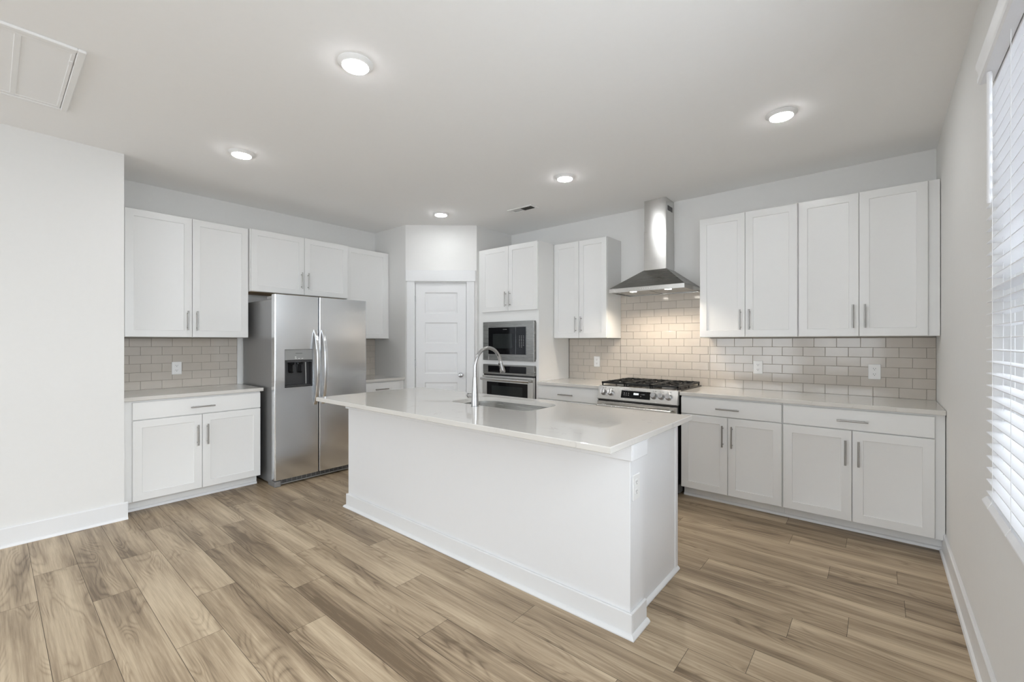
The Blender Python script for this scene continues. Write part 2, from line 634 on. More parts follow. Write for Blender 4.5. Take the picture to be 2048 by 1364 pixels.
def panel_door(mb, s0, s1, z0, z1, d0, d1, panels):
    """slab with raised panels; panels = [(a,b,c,d)]"""
    bm = mb.bm

    def quad(*pts):
        bm.faces.new([bm.verts.new(p) for p in pts])
    pl, pr = panels[0][0], panels[0][1]
    zs = [z0]
    for p in sorted(panels, key=lambda q: q[2]):
        zs += [p[2], p[3]]
    zs.append(z1)

    def face(a, b, c, d):
        quad((a, d1, c), (b, d1, c), (b, d1, d), (a, d1, d))
    for i in range(len(zs) - 1):
        face(s0, pl, zs[i], zs[i + 1])
        face(pr, s1, zs[i], zs[i + 1])
        if i % 2 == 0:
            face(pl, pr, zs[i], zs[i + 1])
    for (a, b, c, d) in panels:
        seq = [(0, d1), (0.010, d1 - 0.009), (0.016, d1 - 0.009), (0.042, d1 - 0.002), (0.046, d1 - 0.002)]
        rr = [[bm.verts.new(q) for q in ((a + i, dd, c + i), (b - i, dd, c + i), (b - i, dd, d - i), (a + i, dd, d - i))] for i, dd in seq]
        for i in range(len(rr) - 1):
            for k in range(4):
                bm.faces.new((rr[i][k], rr[i][(k + 1) % 4], rr[i + 1][(k + 1) % 4], rr[i + 1][k]))
        bm.faces.new(rr[-1])
    # back and edges
    quad((s0, d0, z0), (s1, d0, z0), (s1, d0, z1), (s0, d0, z1))
    for i in range(len(zs) - 1):
        quad((s0, d0, zs[i]), (s0, d1, zs[i]), (s0, d1, zs[i + 1]), (s0, d0, zs[i + 1]))
        quad((s1, d0, zs[i]), (s1, d1, zs[i]), (s1, d1, zs[i + 1]), (s1, d0, zs[i + 1]))
    for z in (z0, z1):
        quad((s0, d0, z), (s1, d0, z), (s1, d1, z), (pr, d1, z), (pl, d1, z), (s0, d1, z))


mb = MB('D')
ps = [(0.230, 0.624, t - 0.254, t) for t in (1.930, 1.567, 1.204, 0.842, 0.480)]
panel_door(mb, 0.1215, 0.7285, 0.012, 2.044, -0.045, -0.008, ps)
door = struct(mb.build('door_1', M['trim'], smooth=20, weld=True))
mb = MB('D')
kp = (0.668, -0.008, 0.932)
mb.lathe(kp, [(0.030, 0.0), (0.031, 0.004), (0.028, 0.008), (0.012, 0.010), (0.011, 0.030), (0.018, 0.036), (0.027, 0.046), (0.028, 0.056), (0.022, 0.066), (0.008, 0.070)], 28, (0, 1, 0))
tag(mb.build('door_knob', M['nickel'], door), 'round satin nickel knob')
for z in (1.838, 1.069, 0.300):
    mb = MB('D')
    mb.cyl((0.1165, 0.002, z - 0.045), (0.1165, 0.002, z + 0.045), 0.006, n=12)
    mb.lathe((0.1165, 0.002, z + 0.045), [(0.007, 0), (0.007, 0.003), (0.003, 0.007)], 12)
    mb.box(0.114, 0.122, -0.012, -0.002, z - 0.045, z + 0.045)
    mb.build('hinge', M['nickel'], door)
MB('D').box(0.729, 0.7325, -0.012, -0.004, 0.90, 0.965).build('strike_plate', M['nickel'], door)


def base_profile(h=0.132, t=0.014, shoe=0.012):
    pr = [(0.0005, 0.0), (t + shoe, 0.0), (t + shoe, 0.006), (t + shoe - 0.004, 0.014), (t, 0.019), (t, h - 0.006), (t - 0.005, h), (0.0005, h)]
    return pr


struct(MB('W').prism(base_profile(), 'u', YB + 0.02, -0.546).build('baseboard_right', M['trim']))
mb = MB()
mb.prism([(XL + p[0], p[1]) for p in base_profile(0.128)], 'd', YB + 0.02, YL + 0.02)
struct(mb.build('baseboard_left', M['trim']))
struct(MB('D').box(0.0, 0.016, 0.0005, 0.014, 0, 0.13).box(0.833, DLEN, 0.0005, 0.014, 0, 0.13).build('baseboard_pantry', M['trim']))

# ---------------------------------------------------------------- cabinetry


def shaker(mb, u0, u1, z0, z1, d0, d1, sw=0.057):
    def r(i, d):
        return [(u0 + i, d, z0 + i), (u1 - i, d, z0 + i), (u1 - i, d, z1 - i), (u0 + i, d, z1 - i)]
    mb.rings([r(0, d0), r(0, d1 - 0.002), r(0.002, d1), r(sw, d1), r(sw + 0.0025, d1 - 0.0055), r(sw + 0.006, d1 - 0.0065)])


def pull(mp, u, d, z, vertical, parent, length=0.172):
    mb = MB(mp)
    r, st = 0.006, 0.030
    if vertical:
        mb.tube([(u, d + st, z - length / 2), (u, d + st, z + length / 2)], r, 14)
        for s_ in (-1, 1):
            mb.cyl((u, d - 0.001, z + s_ * (length / 2 - 0.022)), (u, d + st, z + s_ * (length / 2 - 0.022)), 0.0048, n=10)
    else:
        mb.tube([(u - length / 2, d + st, z), (u + length / 2, d + st, z)], r, 14)
        for s_ in (-1, 1):
            mb.cyl((u + s_ * (length / 2 - 0.022), d - 0.001, z), (u + s_ * (length / 2 - 0.022), d + st, z), 0.0048, n=10)
    return mb.build('handle', M['pull'], parent)


def cabinet(mp, name, label, u0, u1, z0, z1, D, doors, drawers=(), fillers=(), toe=None, raw_bottom=False, extra=None):
    """u0..u1 carcass; D = door front distance from the wall;
    doors: (ua,ub,za,zb,pull_side,pull_z) ; drawers: (ua,ub,za,zb)"""
    root = thing(name, label, 'cabinet', MAP[mp]((u0 + u1) / 2, D / 2, 0 if toe else z0))
    mb = MB(mp)
    F = D - 0.0205
    mb.box(u0, u1, 0.003, F, z0, z1, 0.001)
    mb.build('cabinet_body', M['cab'], root)
    for (a, b) in fillers:
        MB(mp).box(a, b, F - 0.06, F, z0, z1, 0.001).build('filler_strip', M['cab'], root)
    for (a, b, c, d, side, pz) in doors:
        mb = MB(mp)
        shaker(mb, a, b, c, d, F + 0.0015, D)
        o = mb.build('door', M['cab'], root)
        if side:
            pu = b - 0.033 if side == 'r' else a + 0.033
            pull(mp, pu, D, pz, True, o)
    for (a, b, c, d) in drawers:
        mb = MB(mp).box(a, b, F + 0.0015, D, c, d, 0.002)
        o = mb.build('drawer_front', M['cab'], root)
        pull(mp, (a + b) / 2, D, (c + d) / 2 - 0.005, False, o)
    if toe:
        ta, tb = toe
        MB(mp).box(ta, tb, 0.02, D - 0.105, 0.001, z0 + 0.001).build('toe_kick', M['cab'], root)
        t = D - 0.105
        MB(mp).prism([(t + 0.0003, 0.001), (t + 0.013, 0.001), (t + 0.013, 0.012), (t + 0.009, 0.019), (t + 0.0003, 0.024)], 'u', ta, tb).build('shoe_moulding', M['trim'], root)
    if raw_bottom:
        MB(mp).box(u0 + 0.018, u1 - 0.018, 0.01, F - 0.02, z0 - 0.002, z0 - 0.0005).build('underside_panel', M['raw'], root)
    return root


g = 0.0016          # half gap between fronts
TOPZ, BOTZ = 2.4354, 1.3731
PZU = BOTZ + 0.148
# --- wall of the refrigerator
a, b = -3.737, -2.8205
m_ = -3.2765
cabinet('L', 'wall_cabinet', 'white two-door wall cabinet left of the refrigerator, above the grey tile', a, b, BOTZ, TOPZ, 0.33,
        [(a + 0.003, m_ - g, BOTZ + 0.002, TOPZ - 0.004, 'r', PZU), (m_ + g, b - 0.003, BOTZ + 0.002, TOPZ - 0.004, 'l', PZU)], fillers=[(YL + 0.002, a)])
a, b, z0 = -2.8175, -1.803, 1.826
m_ = -2.298
cabinet('L', 'wall_cabinet', 'short white two-door wall cabinet right above the refrigerator', a, b, z0, TOPZ, 0.372,
        [(a + 0.006, m_ - g, z0 + 0.002, TOPZ - 0.004, 'r', z0 + 0.148), (m_ + g, b - 0.003, z0 + 0.002, TOPZ - 0.004, 'l', z0 + 0.148)], raw_bottom=True)
a, b = -1.800, -1.252
cabinet('L', 'wall_cabinet', 'white single-door wall cabinet between the refrigerator and the pantry wall', a, b, BOTZ, TOPZ, 0.33,
        [(a + 0.003, b - 0.003, BOTZ + 0.002, TOPZ - 0.004, None, 0)], fillers=[(b, -1.2185)])
BZ0, BZ1 = 0.092, 0.876
DRZ = (0.727, 0.862)
DOZ = (BZ0 + 0.006, 0.7205)
a, b = -3.737, -2.823
m_ = -3.2797
cabinet('L', 'base_cabinet', 'white base cabinet with drawer and two doors left of the refrigerator', a, b, BZ0, BZ1, 0.635,
        [(a + 0.003, m_ - g, DOZ[0], DOZ[1], 'r', 0.551), (m_ + g, b - 0.003, DOZ[0], DOZ[1], 'l', 0.551)], [(a + 0.003, b - 0.003, *DRZ)],
        fillers=[(YL + 0.002, a)], toe=(YL + 0.03, b - 0.0))
a, b = -1.803, -1.283
cabinet('L', 'base_cabinet', 'narrow white base cabinet between the refrigerator and the pantry wall', a, b, BZ0, BZ1, 0.635,
        [(a + 0.003, b - 0.003, DOZ[0], DOZ[1], 'l', 0.551)], [(a + 0.003, b - 0.003, *DRZ)], fillers=[(b, -1.2185)], toe=(a, -1.2185))
# --- range wall
a, b = 2.2035, 2.867
m_ = 2.532
cabinet('B', 'wall_cabinet', 'white two-door wall cabinet between the oven tower and the range hood', a, b, BOTZ, TOPZ - 0.004, 0.33,
        [(a + 0.003, m_ - g, BOTZ + 0.002, TOPZ - 0.008, 'r', PZU), (m_ + g, b - 0.003, BOTZ + 0.002, TOPZ - 0.008, 'l', PZU)])
a, b = 3.7895, 4.5385
m_ = 4.1606
cabinet('B', 'wall_cabinet', 'white two-door wall cabinet just right of the range hood', a, b, BOTZ, TOPZ, 0.33,
        [(a + 0.004, m_ - g, BOTZ + 0.002, TOPZ - 0.004, 'r', PZU), (m_ + g, b - 0.004, BOTZ + 0.002, TOPZ - 0.004, 'l', PZU)])
a, b = 4.5395, 5.2905
m_ = 4.9173
cabinet('B', 'wall_cabinet', 'white two-door wall cabinet in the corner by the window wall', a, b, BOTZ, TOPZ, 0.33,
        [(a + 0.004, m_ - g, BOTZ + 0.002, TOPZ - 0.004, 'r', PZU), (m_ + g, b - 0.004, BOTZ + 0.002, TOPZ - 0.004, 'l', PZU)], fillers=[(b, WX - 0.0035)])
a, b = 2.2035, 2.938
cabinet('B', 'base_cabinet', 'white base cabinet with one drawer showing between oven tower and range', a, b, BZ0, BZ1, 0.635,
        [(a + 0.003, 2.5692, DOZ[0], DOZ[1], 'r', 0.551), (2.5724, b - 0.003, DOZ[0], DOZ[1], 'l', 0.551)], [(a + 0.003, b - 0.003, *DRZ)], toe=(a, b))
a, b = 3.728, 4.4765
m_ = 4.0986
cabinet('B', 'base_cabinet', 'white two-door base cabinet with drawer just right of the range', a, b, BZ0, BZ1, 0.635,
        [(a + 0.003, m_ - g, DOZ[0], DOZ[1], 'r', 0.572), (m_ + g, b - 0.005, DOZ[0], DOZ[1], 'l', 0.572)], [(a + 0.003, b - 0.005, *DRZ)], toe=(a - 0.004, b))
a, b = 4.4775, 5.3015
m_ = 4.8881
cabinet('B', 'base_cabinet', 'wide white two-door base cabinet with drawer against the window wall', a, b, BZ0, BZ1, 0.635,
        [(a + 0.004, m_ - g * 1.6, DOZ[0], DOZ[1], 'r', 0.569), (m_ + g * 1.6, b - 0.003, DOZ[0], DOZ[1], 'l', 0.569)], [(a + 0.004, b - 0.003, *DRZ)],
        fillers=[(b, WX - 0.004)], toe=(a, WX - 0.002))

# --- oven tower
a, b = 1.348, 2.2015
TD = 0.632
root = thing('oven_tower', 'tall white oven tower holding the microwave and the wall oven', 'cabinet', (1.77, -0.3, 0))
mb = MB('B')
F = TD - 0.0205
MWX0, MWX1, MWZ0, MWZ1 = 1.41, 2.155, 1.118, 1.566
OVX0, OVX1, OVZ0, OVZ1 = 1.41, 2.155, 0.36, 1.070
mb.box(a, a + 0.019, 0.003, F - 0.02, BZ0, TOPZ)
mb.box(b - 0.019, b, 0.003, F - 0.02, BZ0, TOPZ)
mb.box(a, b, 0.003, 0.012, BZ0, TOPZ)
mb.box(a + 0.019, b - 0.019, 0.012, F - 0.02, TOPZ - 0.02, TOPZ)
for z in (BZ0, OVZ0 - 0.02, MWZ0 - 0.035, MWZ1 + 0.005):
    mb.box(a + 0.019, b - 0.019, 0.012, F - 0.02, z, z + 0.019)
mb.box(a, a + 0.05, F - 0.02, F, BZ0, TOPZ)
mb.box(b - 0.035, b, F - 0.02, F, BZ0, TOPZ)
for z0_, z1_ in ((BZ0, OVZ0 + 0.01), (OVZ1 - 0.01, MWZ0 + 0.01), (MWZ1 - 0.01, 1.70), (TOPZ - 0.04, TOPZ)):
    mb.box(a + 0.05, b - 0.035, F - 0.02, F, z0_, z1_)
mb.build('cabinet_body', M['cab'], root)
MB('B').box(1.2995, a, F - 0.06, F, 0.001, TOPZ).build('filler_strip', M['cab'], root)
m_ = 1.7822
for (p, q, s_) in ((a + 0.016, m_ - g, 'r'), (m_ + g, b - 0.003, 'l')):
    mb = MB('B')
    shaker(mb, p, q, 1.685, TOPZ - 0.004, F + 0.0015, TD)
    o = mb.build('door', M['cab'], root)
    pull('B', q - 0.030 if s_ == 'r' else p + 0.030, TD, 1.82, True, o)
mb = MB('B').box(a + 0.02, b - 0.01, F + 0.0015, TD, 0.10, 0.335, 0.002)
o = mb.build('drawer_front', M['cab'], root)
pull('B', m_, TD, 0.22, False, o)
MB('B').box(1.2995, b, 0.02, TD - 0.105, 0.001, BZ0).build('toe_kick', M['cab'], root)

# ---------------------------------------------------------------- countertops
CT0, CT1 = 0.8765, 0.906


def counter(mp, label, u0, u1, d0=0.002, d1=0.648):
    mb = MB(mp).box(u0, u1, d0, d1, CT0, CT1, 0.0025)
    return tag(mb.build('countertop', M['quartz']), label, 'countertop')


counter('L', 'short white quartz countertop left of the refrigerator', YL + 0.002, -2.803)
counter('L', 'small white quartz countertop between the refrigerator and the pantry wall', -1.805, -1.2185)
counter('B', 'white quartz countertop between the oven tower and the range', 2.2035, 2.957)
counter('B', 'long white quartz countertop running from the range to the window wall', 3.7215, WX - 0.002)

# ---------------------------------------------------------------- backsplashes
TU, TV = 0.1524, 0.0765


def backsplash(mp, label, regions, phase):
    """regions: (u0,u1,z0,z1); running-bond tiles clipped to the regions"""
    u0 = min(r[0] for r in regions)
    z0 = min(r[2] for r in regions)
    mb = MB(mp)
    gr = MB(mp)
    r_ = random.Random(5)
    for (ra, rb, za, zb) in regions:
        gr.box(ra, rb, 0.0005, 0.0052, za, zb)
        row = 0
        k0 = int(round((za - CT1) / TV - 0.001))
        k = k0
        while CT1 + k * TV < zb - 0.004:
            c, d = max(za, CT1 + k * TV), min(zb, CT1 + (k + 1) * TV)
            ph = phase + (TU / 2 if k % 2 == 0 else 0)
            n = math.floor((ra - ph) / TU)
            while ph + n * TU < rb:
                p, q = max(ra, ph + n * TU), min(rb, ph + (n + 1) * TU)
                if q - p > 0.012 and d - c > 0.012:
                    h = 0.0011
                    hb = 0.0002 if abs(c - za) < 1e-6 else h
                    t1, t2 = r_.uniform(-0.00045, 0.00045), r_.uniform(-0.0003, 0.0003)

                    def fr(i, dd, tilt=True):
                        o = []
                        for su, sz in ((0, 0), (1, 0), (1, 1), (0, 1)):
                            o.append(((q - h - i) if su else (p + h + i), dd + ((t1 if su else -t1) + (t2 if sz else -t2) if tilt else 0), (d - h - i) if sz else (c + hb + i)))
                        return o
                    mb.rings([fr(0, 0.003, False), fr(0, 0.0072), fr(0.0006, 0.0080), fr(0.0014, 0.0083)])
                n += 1
            k += 1
    o = mb.build('tile_backsplash', M['tile'], smooth=8)
    tag(o, label, 'backsplash')
    gr.build('grout', M['grout'], o)
    return o


backsplash('L', 'grey subway tile backsplash left of the refrigerator', [(YL + 0.002, -2.815, CT1 + 0.0005, BOTZ - 0.001)], -3.6562)
backsplash('L', 'small subway tile backsplash half hidden behind the right side of the refrigerator', [(-1.80, -1.2185, CT1 + 0.0005, BOTZ - 0.001)], -3.6562)
backsplash('B', 'long taupe subway tile backsplash behind the range and right counter, lit by the hood',
           [(2.2035, 2.8675, CT1 + 0.0005, BOTZ - 0.001), (2.8675, 3.789, CT1 + 0.0005, 1.836), (3.789, WX - 0.001, CT1 + 0.0005, BOTZ - 0.001)], 5.2224)

# ---------------------------------------------------------------- outlets


def outlet(mp, label, u, z, d):
    root = thing('electrical_outlet', label, 'outlet', MAP[mp](u, d, z))
    MB(mp).box(u - 0.038, u + 0.038, d, d + 0.006, z - 0.059, z + 0.059, 0.003).build('cover_plate', M['plate'], root)
    for s_ in (-1, 1):
        zc = z + s_ * 0.0215
        mb = MB(mp)
        pts = []
        for k in range(24):
            t = 2 * PI * k / 24
            pts.append((u + 0.0172 * math.cos(t), zc + max(-0.0135, min(0.0135, 0.0172 * math.sin(t)))))
        mb.prism(pts, 'd', d + 0.005, d + 0.0075)
        rc = mb.build('receptacle', M['plate'], root)
        mb = MB(mp)
        mb.box(u - 0.0075, u - 0.0052, d + 0.007, d + 0.0078, zc - 0.001, zc + 0.008)
        mb.box(u + 0.0052, u + 0.0075, d + 0.007, d + 0.0078, zc + 0.0005, zc + 0.0075)
        mb.cyl((u, d + 0.007, zc - 0.0065), (u, d + 0.0078, zc - 0.0065), 0.0026, n=10)
        mb.build('slots', M['slot'], rc)
    MB(mp).cyl((u, d + 0.005, z), (u, d + 0.0072, z), 0.003, n=10).build('screw', M['plate'], root)
    return root


outlet('L', 'white outlet on the grey tile left of the refrigerator', -3.319, 1.088, 0.009)
outlet('B', 'white outlet on the tile between the oven tower and the range', 2.5775, 1.110, 0.009)
outlet('B', 'white outlet on the tile just right of the range', 4.198, 1.105, 0.009)
outlet('B', 'white outlet on the tile near the window wall', 5.003, 1.100, 0.009)

# ---------------------------------------------------------------- refrigerator (u = y, d = x)
FY0, FY1, FX = -2.772, -1.840, 0.815
GAP = -2.3595
fr = thing('refrigerator', 'stainless steel side-by-side refrigerator with water dispenser', 'refrigerator', (0.42, (FY0 + FY1) / 2, 0))
MB('L').box(FY0 + 0.004, FY1 - 0.004, 0.05, 0.738, 0.022, 1.728, 0.004).build('body', M['fridge_side'], fr)


def fridge_door(u0, u1, hole=None):
    """gently bowed stainless door, with an optional recess"""
    mb = MB('L')
    z0, z1 = 0.062, 1.770
    n = 6
    rr_ = 0.009

    def f(u):
        e = min(u - u0, u1 - u)
        bow = 0.0035 * (2 * (u - u0) / (u1 - u0) - 1) ** 2
        return FX - bow - (rr_ - math.sqrt(max(0.0, rr_ ** 2 - max(0.0, rr_ - e) ** 2)) if e < rr_ else 0)
    ed = [0, 0.0007, 0.0025, 0.0055, 0.009, 0.0105]
    if hole is None:
        us = [u0 + e for e in ed] + [u0 + 0.0105 + (u1 - u0 - 0.021) * i / n for i in range(1, n)] + [u1 - e for e in ed[::-1]]
        front = [(u, f(u)) for u in us]
        poly = [(u0, 0.748)] + front + [(u1, 0.748)]
        mb.prism(poly, 'z', z0, z1)
        return mb
    ha, hb, hc, hd = hole

    def slab(a, b, c, d, back=0.748):
        k = max(2, int(n * (b - a) / (u1 - u0)) + 1)
        us = sorted({a + (b - a) * i / k for i in range(k + 1)} | {u0 + e for e in ed if a <= u0 + e <= b} | {u1 - e for e in ed if a <= u1 - e <= b})
        mb.prism([(a, back)] + [(u, f(u)) for u in us] + [(b, back)], 'z', c, d)
    slab(u0, u1, z0, hc)
    slab(u0, u1, hd, z1)
    slab(u0, ha, hc, hd)
    slab(hb, u1, hc, hd)
    return mb


DH = (-2.684, -2.424, 0.905, 1.262)
ld = fridge_door(FY0, GAP - 0.004, DH).build('freezer_door', M['steel'], fr)
rd = fridge_door(GAP + 0.004, FY1).build('fridge_door', M['steel'], fr)
MB('L').box(GAP - 0.012, GAP + 0.012, 0.7385, 0.7475, 0.07, 1.762).build('door_gap_shade', M['black'], fr)  # black strip put behind the gap so it reads as dark
# dispenser
mb = MB('L')
ha, hb, hc, hd = DH
mb.box(ha, hb, 0.748, 0.752, hc, hd)
mb.box(ha, ha + 0.008, 0.75, FX - 0.001, hc, hd, 0.001)
mb.box(hb - 0.008, hb, 0.75, FX - 0.001, hc, hd, 0.001)
mb.box(ha, hb, 0.75, FX - 0.001, hc, hc + 0.014, 0.001)
mb.box(ha, hb, 0.75, FX - 0.004, 1.140, 1.160)
mb.box(ha + 0.008, hb - 0.008, 0.75, FX - 0.02, hc + 0.014, hc + 0.02)
dp = mb.build('water_dispenser', M['plastic_dk'], ld)
mb = MB('L').box(ha + 0.002, hb - 0.002, FX - 0.02, FX + 0.0005, 1.162, hd - 0.003, 0.002)
mb.build('dispenser_panel', M['plastic_gr'], ld)
mb = MB('L')
for i in range(8):
    mb.box(-2.585 + i * 0.0078, -2.5795 + i * 0.0078, FX + 0.0005, FX + 0.001, 1.221, 1.2265)
mb.build('brand_mark', M['mark_dk'], ld)
mb = MB('L')
mb.box(-2.592, -2.580, FX + 0.0005, FX + 0.001, 1.186, 1.192)
for i in range(3):
    mb.box(-2.592 + i * 0.03, -2.575 + i * 0.03, FX + 0.0005, FX + 0.001, 1.174, 1.178)
mb.build('indicator_lights', M['plate'], ld)
for u in (-2.610, -2.530):
    mb = MB('L')
    mb.box(u - 0.024, u + 0.024, 0.756, 0.79, 1.116, 1.140, 0.004)
    mb.box(u - 0.020, u + 0.020, 0.758, 0.766, 1.045, 1.118, 0.004)
    mb.tube([(u - 0.020, 0.772, 1.045), (u, 0.790, 1.040), (u + 0.020, 0.772, 1.045)], 0.004, 10)
    mb.build('dispenser_paddle', M['glass_blk'], ld)
MB('L').tube([(-2.487, 0.800, 1.145), (-2.480, 0.792, 1.05), (-2.470, 0.775, 0.93)], 0.006, 12).build('dispenser_divider', M['plastic_gr'], ld)


def strap(u, lean):
    mb = MB('L')
    z0, z1 = 0.722, 1.452
    n = 22
    pts = []
    wd, th = 0.0165, 0.006
    rr = []
    for i in range(n + 1):
        t = i / n
        z = z0 + (z1 - z0) * t
        d = FX - 0.004 + 0.068 * (1 - (2 * t - 1) ** 4) ** 0.8 * (0.55 + 0.45 * math.sin(PI * t))
        uu = u + lean * math.sin(PI * t)
        rr.append([(uu - wd, d - th, z), (uu + wd, d - th, z), (uu + wd, d + th * 0.3, z), (uu + wd * 0.6, d + th, z), (uu - wd * 0.6, d + th, z), (uu - wd, d + th * 0.3, z)])
    mb.rings(rr)
    return mb


strap(-2.395, 0.0).build('handle', M['steel'], ld)
strap(-2.318, 0.0).build('handle', M['steel'], rd)
mb = MB('L')
mb.box(FY0 + 0.055, FY1 - 0.055, 0.60, 0.775, 0.012, 0.058)
gl = mb.build('base_grille', M['plastic_dk'], fr)
mb = MB('L')
for i in range(18):
    u = FY0 + 0.075 + i * 0.046
    mb.box(u, u + 0.003, 0.775, 0.778, 0.022, 0.056)
for z in (0.028, 0.037, 0.046):
    mb.box(FY0 + 0.06, FY1 - 0.06, 0.775, 0.777, z, z + 0.002)
mb.build('grille_ribs', M['plastic_gr'], gl)
MB('L').box(FY0 + 0.055, FY1 - 0.055, 0.775, 0.786, 0.010, 0.021, 0.002).build('grille_lip', M['plastic_gr'], gl)
for (p, q) in ((FY0 + 0.002, FY0 + 0.056), (FY1 - 0.056, FY1 - 0.002)):
    MB('L').box(p, q, 0.66, FX - 0.004, 0.001, 0.052, 0.003).build('corner_foot', M['fridge_side'], fr)
for (p, q) in ((FY0 + 0.004, FY0 + 0.06), (FY1 - 0.06, FY1 - 0.004)):
    MB('L').box(p, q, 0.63, 0.765, 1.729, 1.758, 0.003).build('hinge_cover', M['plastic_gr'], fr)

# ---------------------------------------------------------------- microwave and wall oven (front towards -y)
mw = thing('microwave', 'built-in black glass microwave in a steel trim frame, above the wall oven', 'microwave', (1.78, -0.4, MWZ0))
PF = 0.650        # front face of the trims
x0, x1 = 1.402, 2.163
mb = MB('B')
mb.box(x0, 1.492, 0.613, PF, MWZ0, MWZ1, 0.002)
mb.box(2.056, x1, 0.613, PF, MWZ0, MWZ1, 0.002)
mb.box(1.492, 2.056, 0.613, PF - 0.002, MWZ0, 1.190)
mb.box(1.492, 2.056, 0.613, PF - 0.002, 1.500, MWZ1)
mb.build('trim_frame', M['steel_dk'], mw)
MB('B').box(1.44, 2.12, 0.10, 0.62, MWZ0 + 0.02, MWZ1 - 0.02).build('oven_body', M['plastic_dk'], mw)
MB('B').box(1.492, 1.912, 0.62, PF + 0.004, 1.190, 1.500, 0.003).build('door', M['glass_blk'], mw)
MB('B').box(1.565, 1.858, PF + 0.0035, PF + 0.0046, 1.258, 1.425).build('viewing_window', M['screen'], mw)
MB('B').box(1.914, 2.056, 0.62, PF + 0.004, 1.190, 1.500, 0.003).build('control_panel', M['glass_blk'], mw)
mb = MB('B')
for r in range(8):
    for c in range(3 if r < 7 else 2):
        xx = 1.962 + c * 0.028
        zz = 1.394 - r * 0.0172
        mb.box(xx, xx + 0.009, PF + 0.0038, PF + 0.0046, zz, zz + 0.0055)
mb.build('keypad', M['mark'], mw)
mb = MB('B')
for i in range(8):
    mb.box(1.722 + i * 0.0078, 1.7275 + i * 0.0078, PF + 0.0038, PF + 0.0046, 1.473, 1.4775)
mb.build('brand_mark', M['mark'], mw)

ov = thing('wall_oven', 'stainless built-in wall oven with full-width bar handle, under the microwave', 'oven', (1.78, -0.4, OVZ0))
MB('B').box(1.44, 2.12, 0.10, 0.62, OVZ0 + 0.02, OVZ1 - 0.02).build('oven_body', M['plastic_dk'], ov)
mb = MB('B')
mb.box(x0, x1, 0.613, PF, 0.956, OVZ1, 0.002)
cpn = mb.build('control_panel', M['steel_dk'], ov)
MB('B').box(1.488, 2.058, PF - 0.001, PF + 0.002, 0.978, 1.055).build('display_glass', M['glass_blk'], ov)
mb = MB('B')
mb.box(x0 + 0.002, 1.475, 0.613, PF + 0.012, OVZ0, 0.940, 0.002)
mb.box(2.085, x1 - 0.004, 0.613, PF + 0.012, OVZ0, 0.940, 0.002)
mb.box(1.475, 2.085, 0.613, PF + 0.011, 0.868, 0.940)
mb.box(1.475, 2.085, 0.613, PF + 0.011, OVZ0, OVZ0 + 0.09)
od = mb.build('door', M['steel_h'], ov)
MB('B').box(1.475, 2.085, 0.613, PF + 0.008, OVZ0 + 0.09, 0.868).build('window', M['glass_blk'], od)
MB('B').box(1.55, 2.01, PF + 0.0078, PF + 0.0086, OVZ0 + 0.15, 0.825).build('viewing_window', M['screen'], od)
mb = MB('B')
mb.tube([(x0 + 0.02, PF + 0.055, 0.902), (x1 - 0.025, PF + 0.055, 0.902)], 0.017, 20)
for u in (x0 + 0.045, x1 - 0.05):
    mb.cyl((u, PF + 0.010, 0.902), (u, PF + 0.055, 0.902), 0.012, n=14)
mb.build('handle', M['steel_h'], od)
MB('B').box(x0 + 0.004, x1 - 0.004, 0.613, PF - 0.012, 0.9405, 0.9555).build('vent_gap', M['black'], ov)

# ---------------------------------------------------------------- gas range
RX0, RX1 = 2.962, 3.718
rg = thing('gas_range', 'stainless slide-in gas range with black cast iron grates and five knobs', 'stove', ((RX0 + RX1) / 2, -0.35, 0))
MB('B').box(RX0 + 0.002, RX1 - 0.002, 0.03, 0.668, 0.03, 0.895, 0.002).build('body', M['black'], rg)
MB('B').box(RX0 + 0.001, RX1 - 0.001, 0.02, 0.655, 0.8955, 0.914, 0.004).build('cooktop', M['black'], rg)
pt, pb = (0.655, 0.916), (0.700, 0.797)
mb = MB('B')
mb.prism([(0.600, 0.8956), (0.600, 0.916), pt, (0.662, 0.913), pb, (0.694, 0.790), (0.640, 0.790), (0.640, 0.8956)], 'u', RX0, RX1)
cp = mb.build('control_panel', M['steel_h'], rg)
nd, nz = (pt[1] - pb[1]), (pb[0] - pt[0])
nl = math.hypot(nd, nz)
nd, nz = nd / nl, nz / nl


def onpanel(z, off=0.0):
    t = (0.913 - z) / (0.913 - pb[1])
    return 0.662 + (pb[0] - 0.662) * t + off * nd, z + off * nz


def panel_quad(mb, xa, xb, za, zb, th):
    a_, b_ = onpanel(za, 0.0004), onpanel(zb, 0.0004)
    c_, d_ = onpanel(zb, th), onpanel(za, th)
    mb.prism([a_, b_, c_, d_], 'u', xa, xb)


mb = MB('B')
panel_quad(mb, 3.202, 3.478, 0.818, 0.884, 0.003)
ds = mb.build('display_glass', M['glass_blk'], cp)
mb = MB('B')
for r in range(2):
    for c in range(3):
        panel_quad(mb, 3.228 + c * 0.021, 3.236 + c * 0.021, 0.858 - r * 0.016, 0.863 - r * 0.016, 0.0036)
panel_quad(mb, 3.392, 3.396, 0.855, 0.861, 0.0036)
panel_quad(mb, 3.404, 3.428, 0.8565, 0.860, 0.0036)
panel_quad(mb, 3.390, 3.396, 0.838, 0.843, 0.0036)
mb.build('touch_marks', M['mark'], cp)
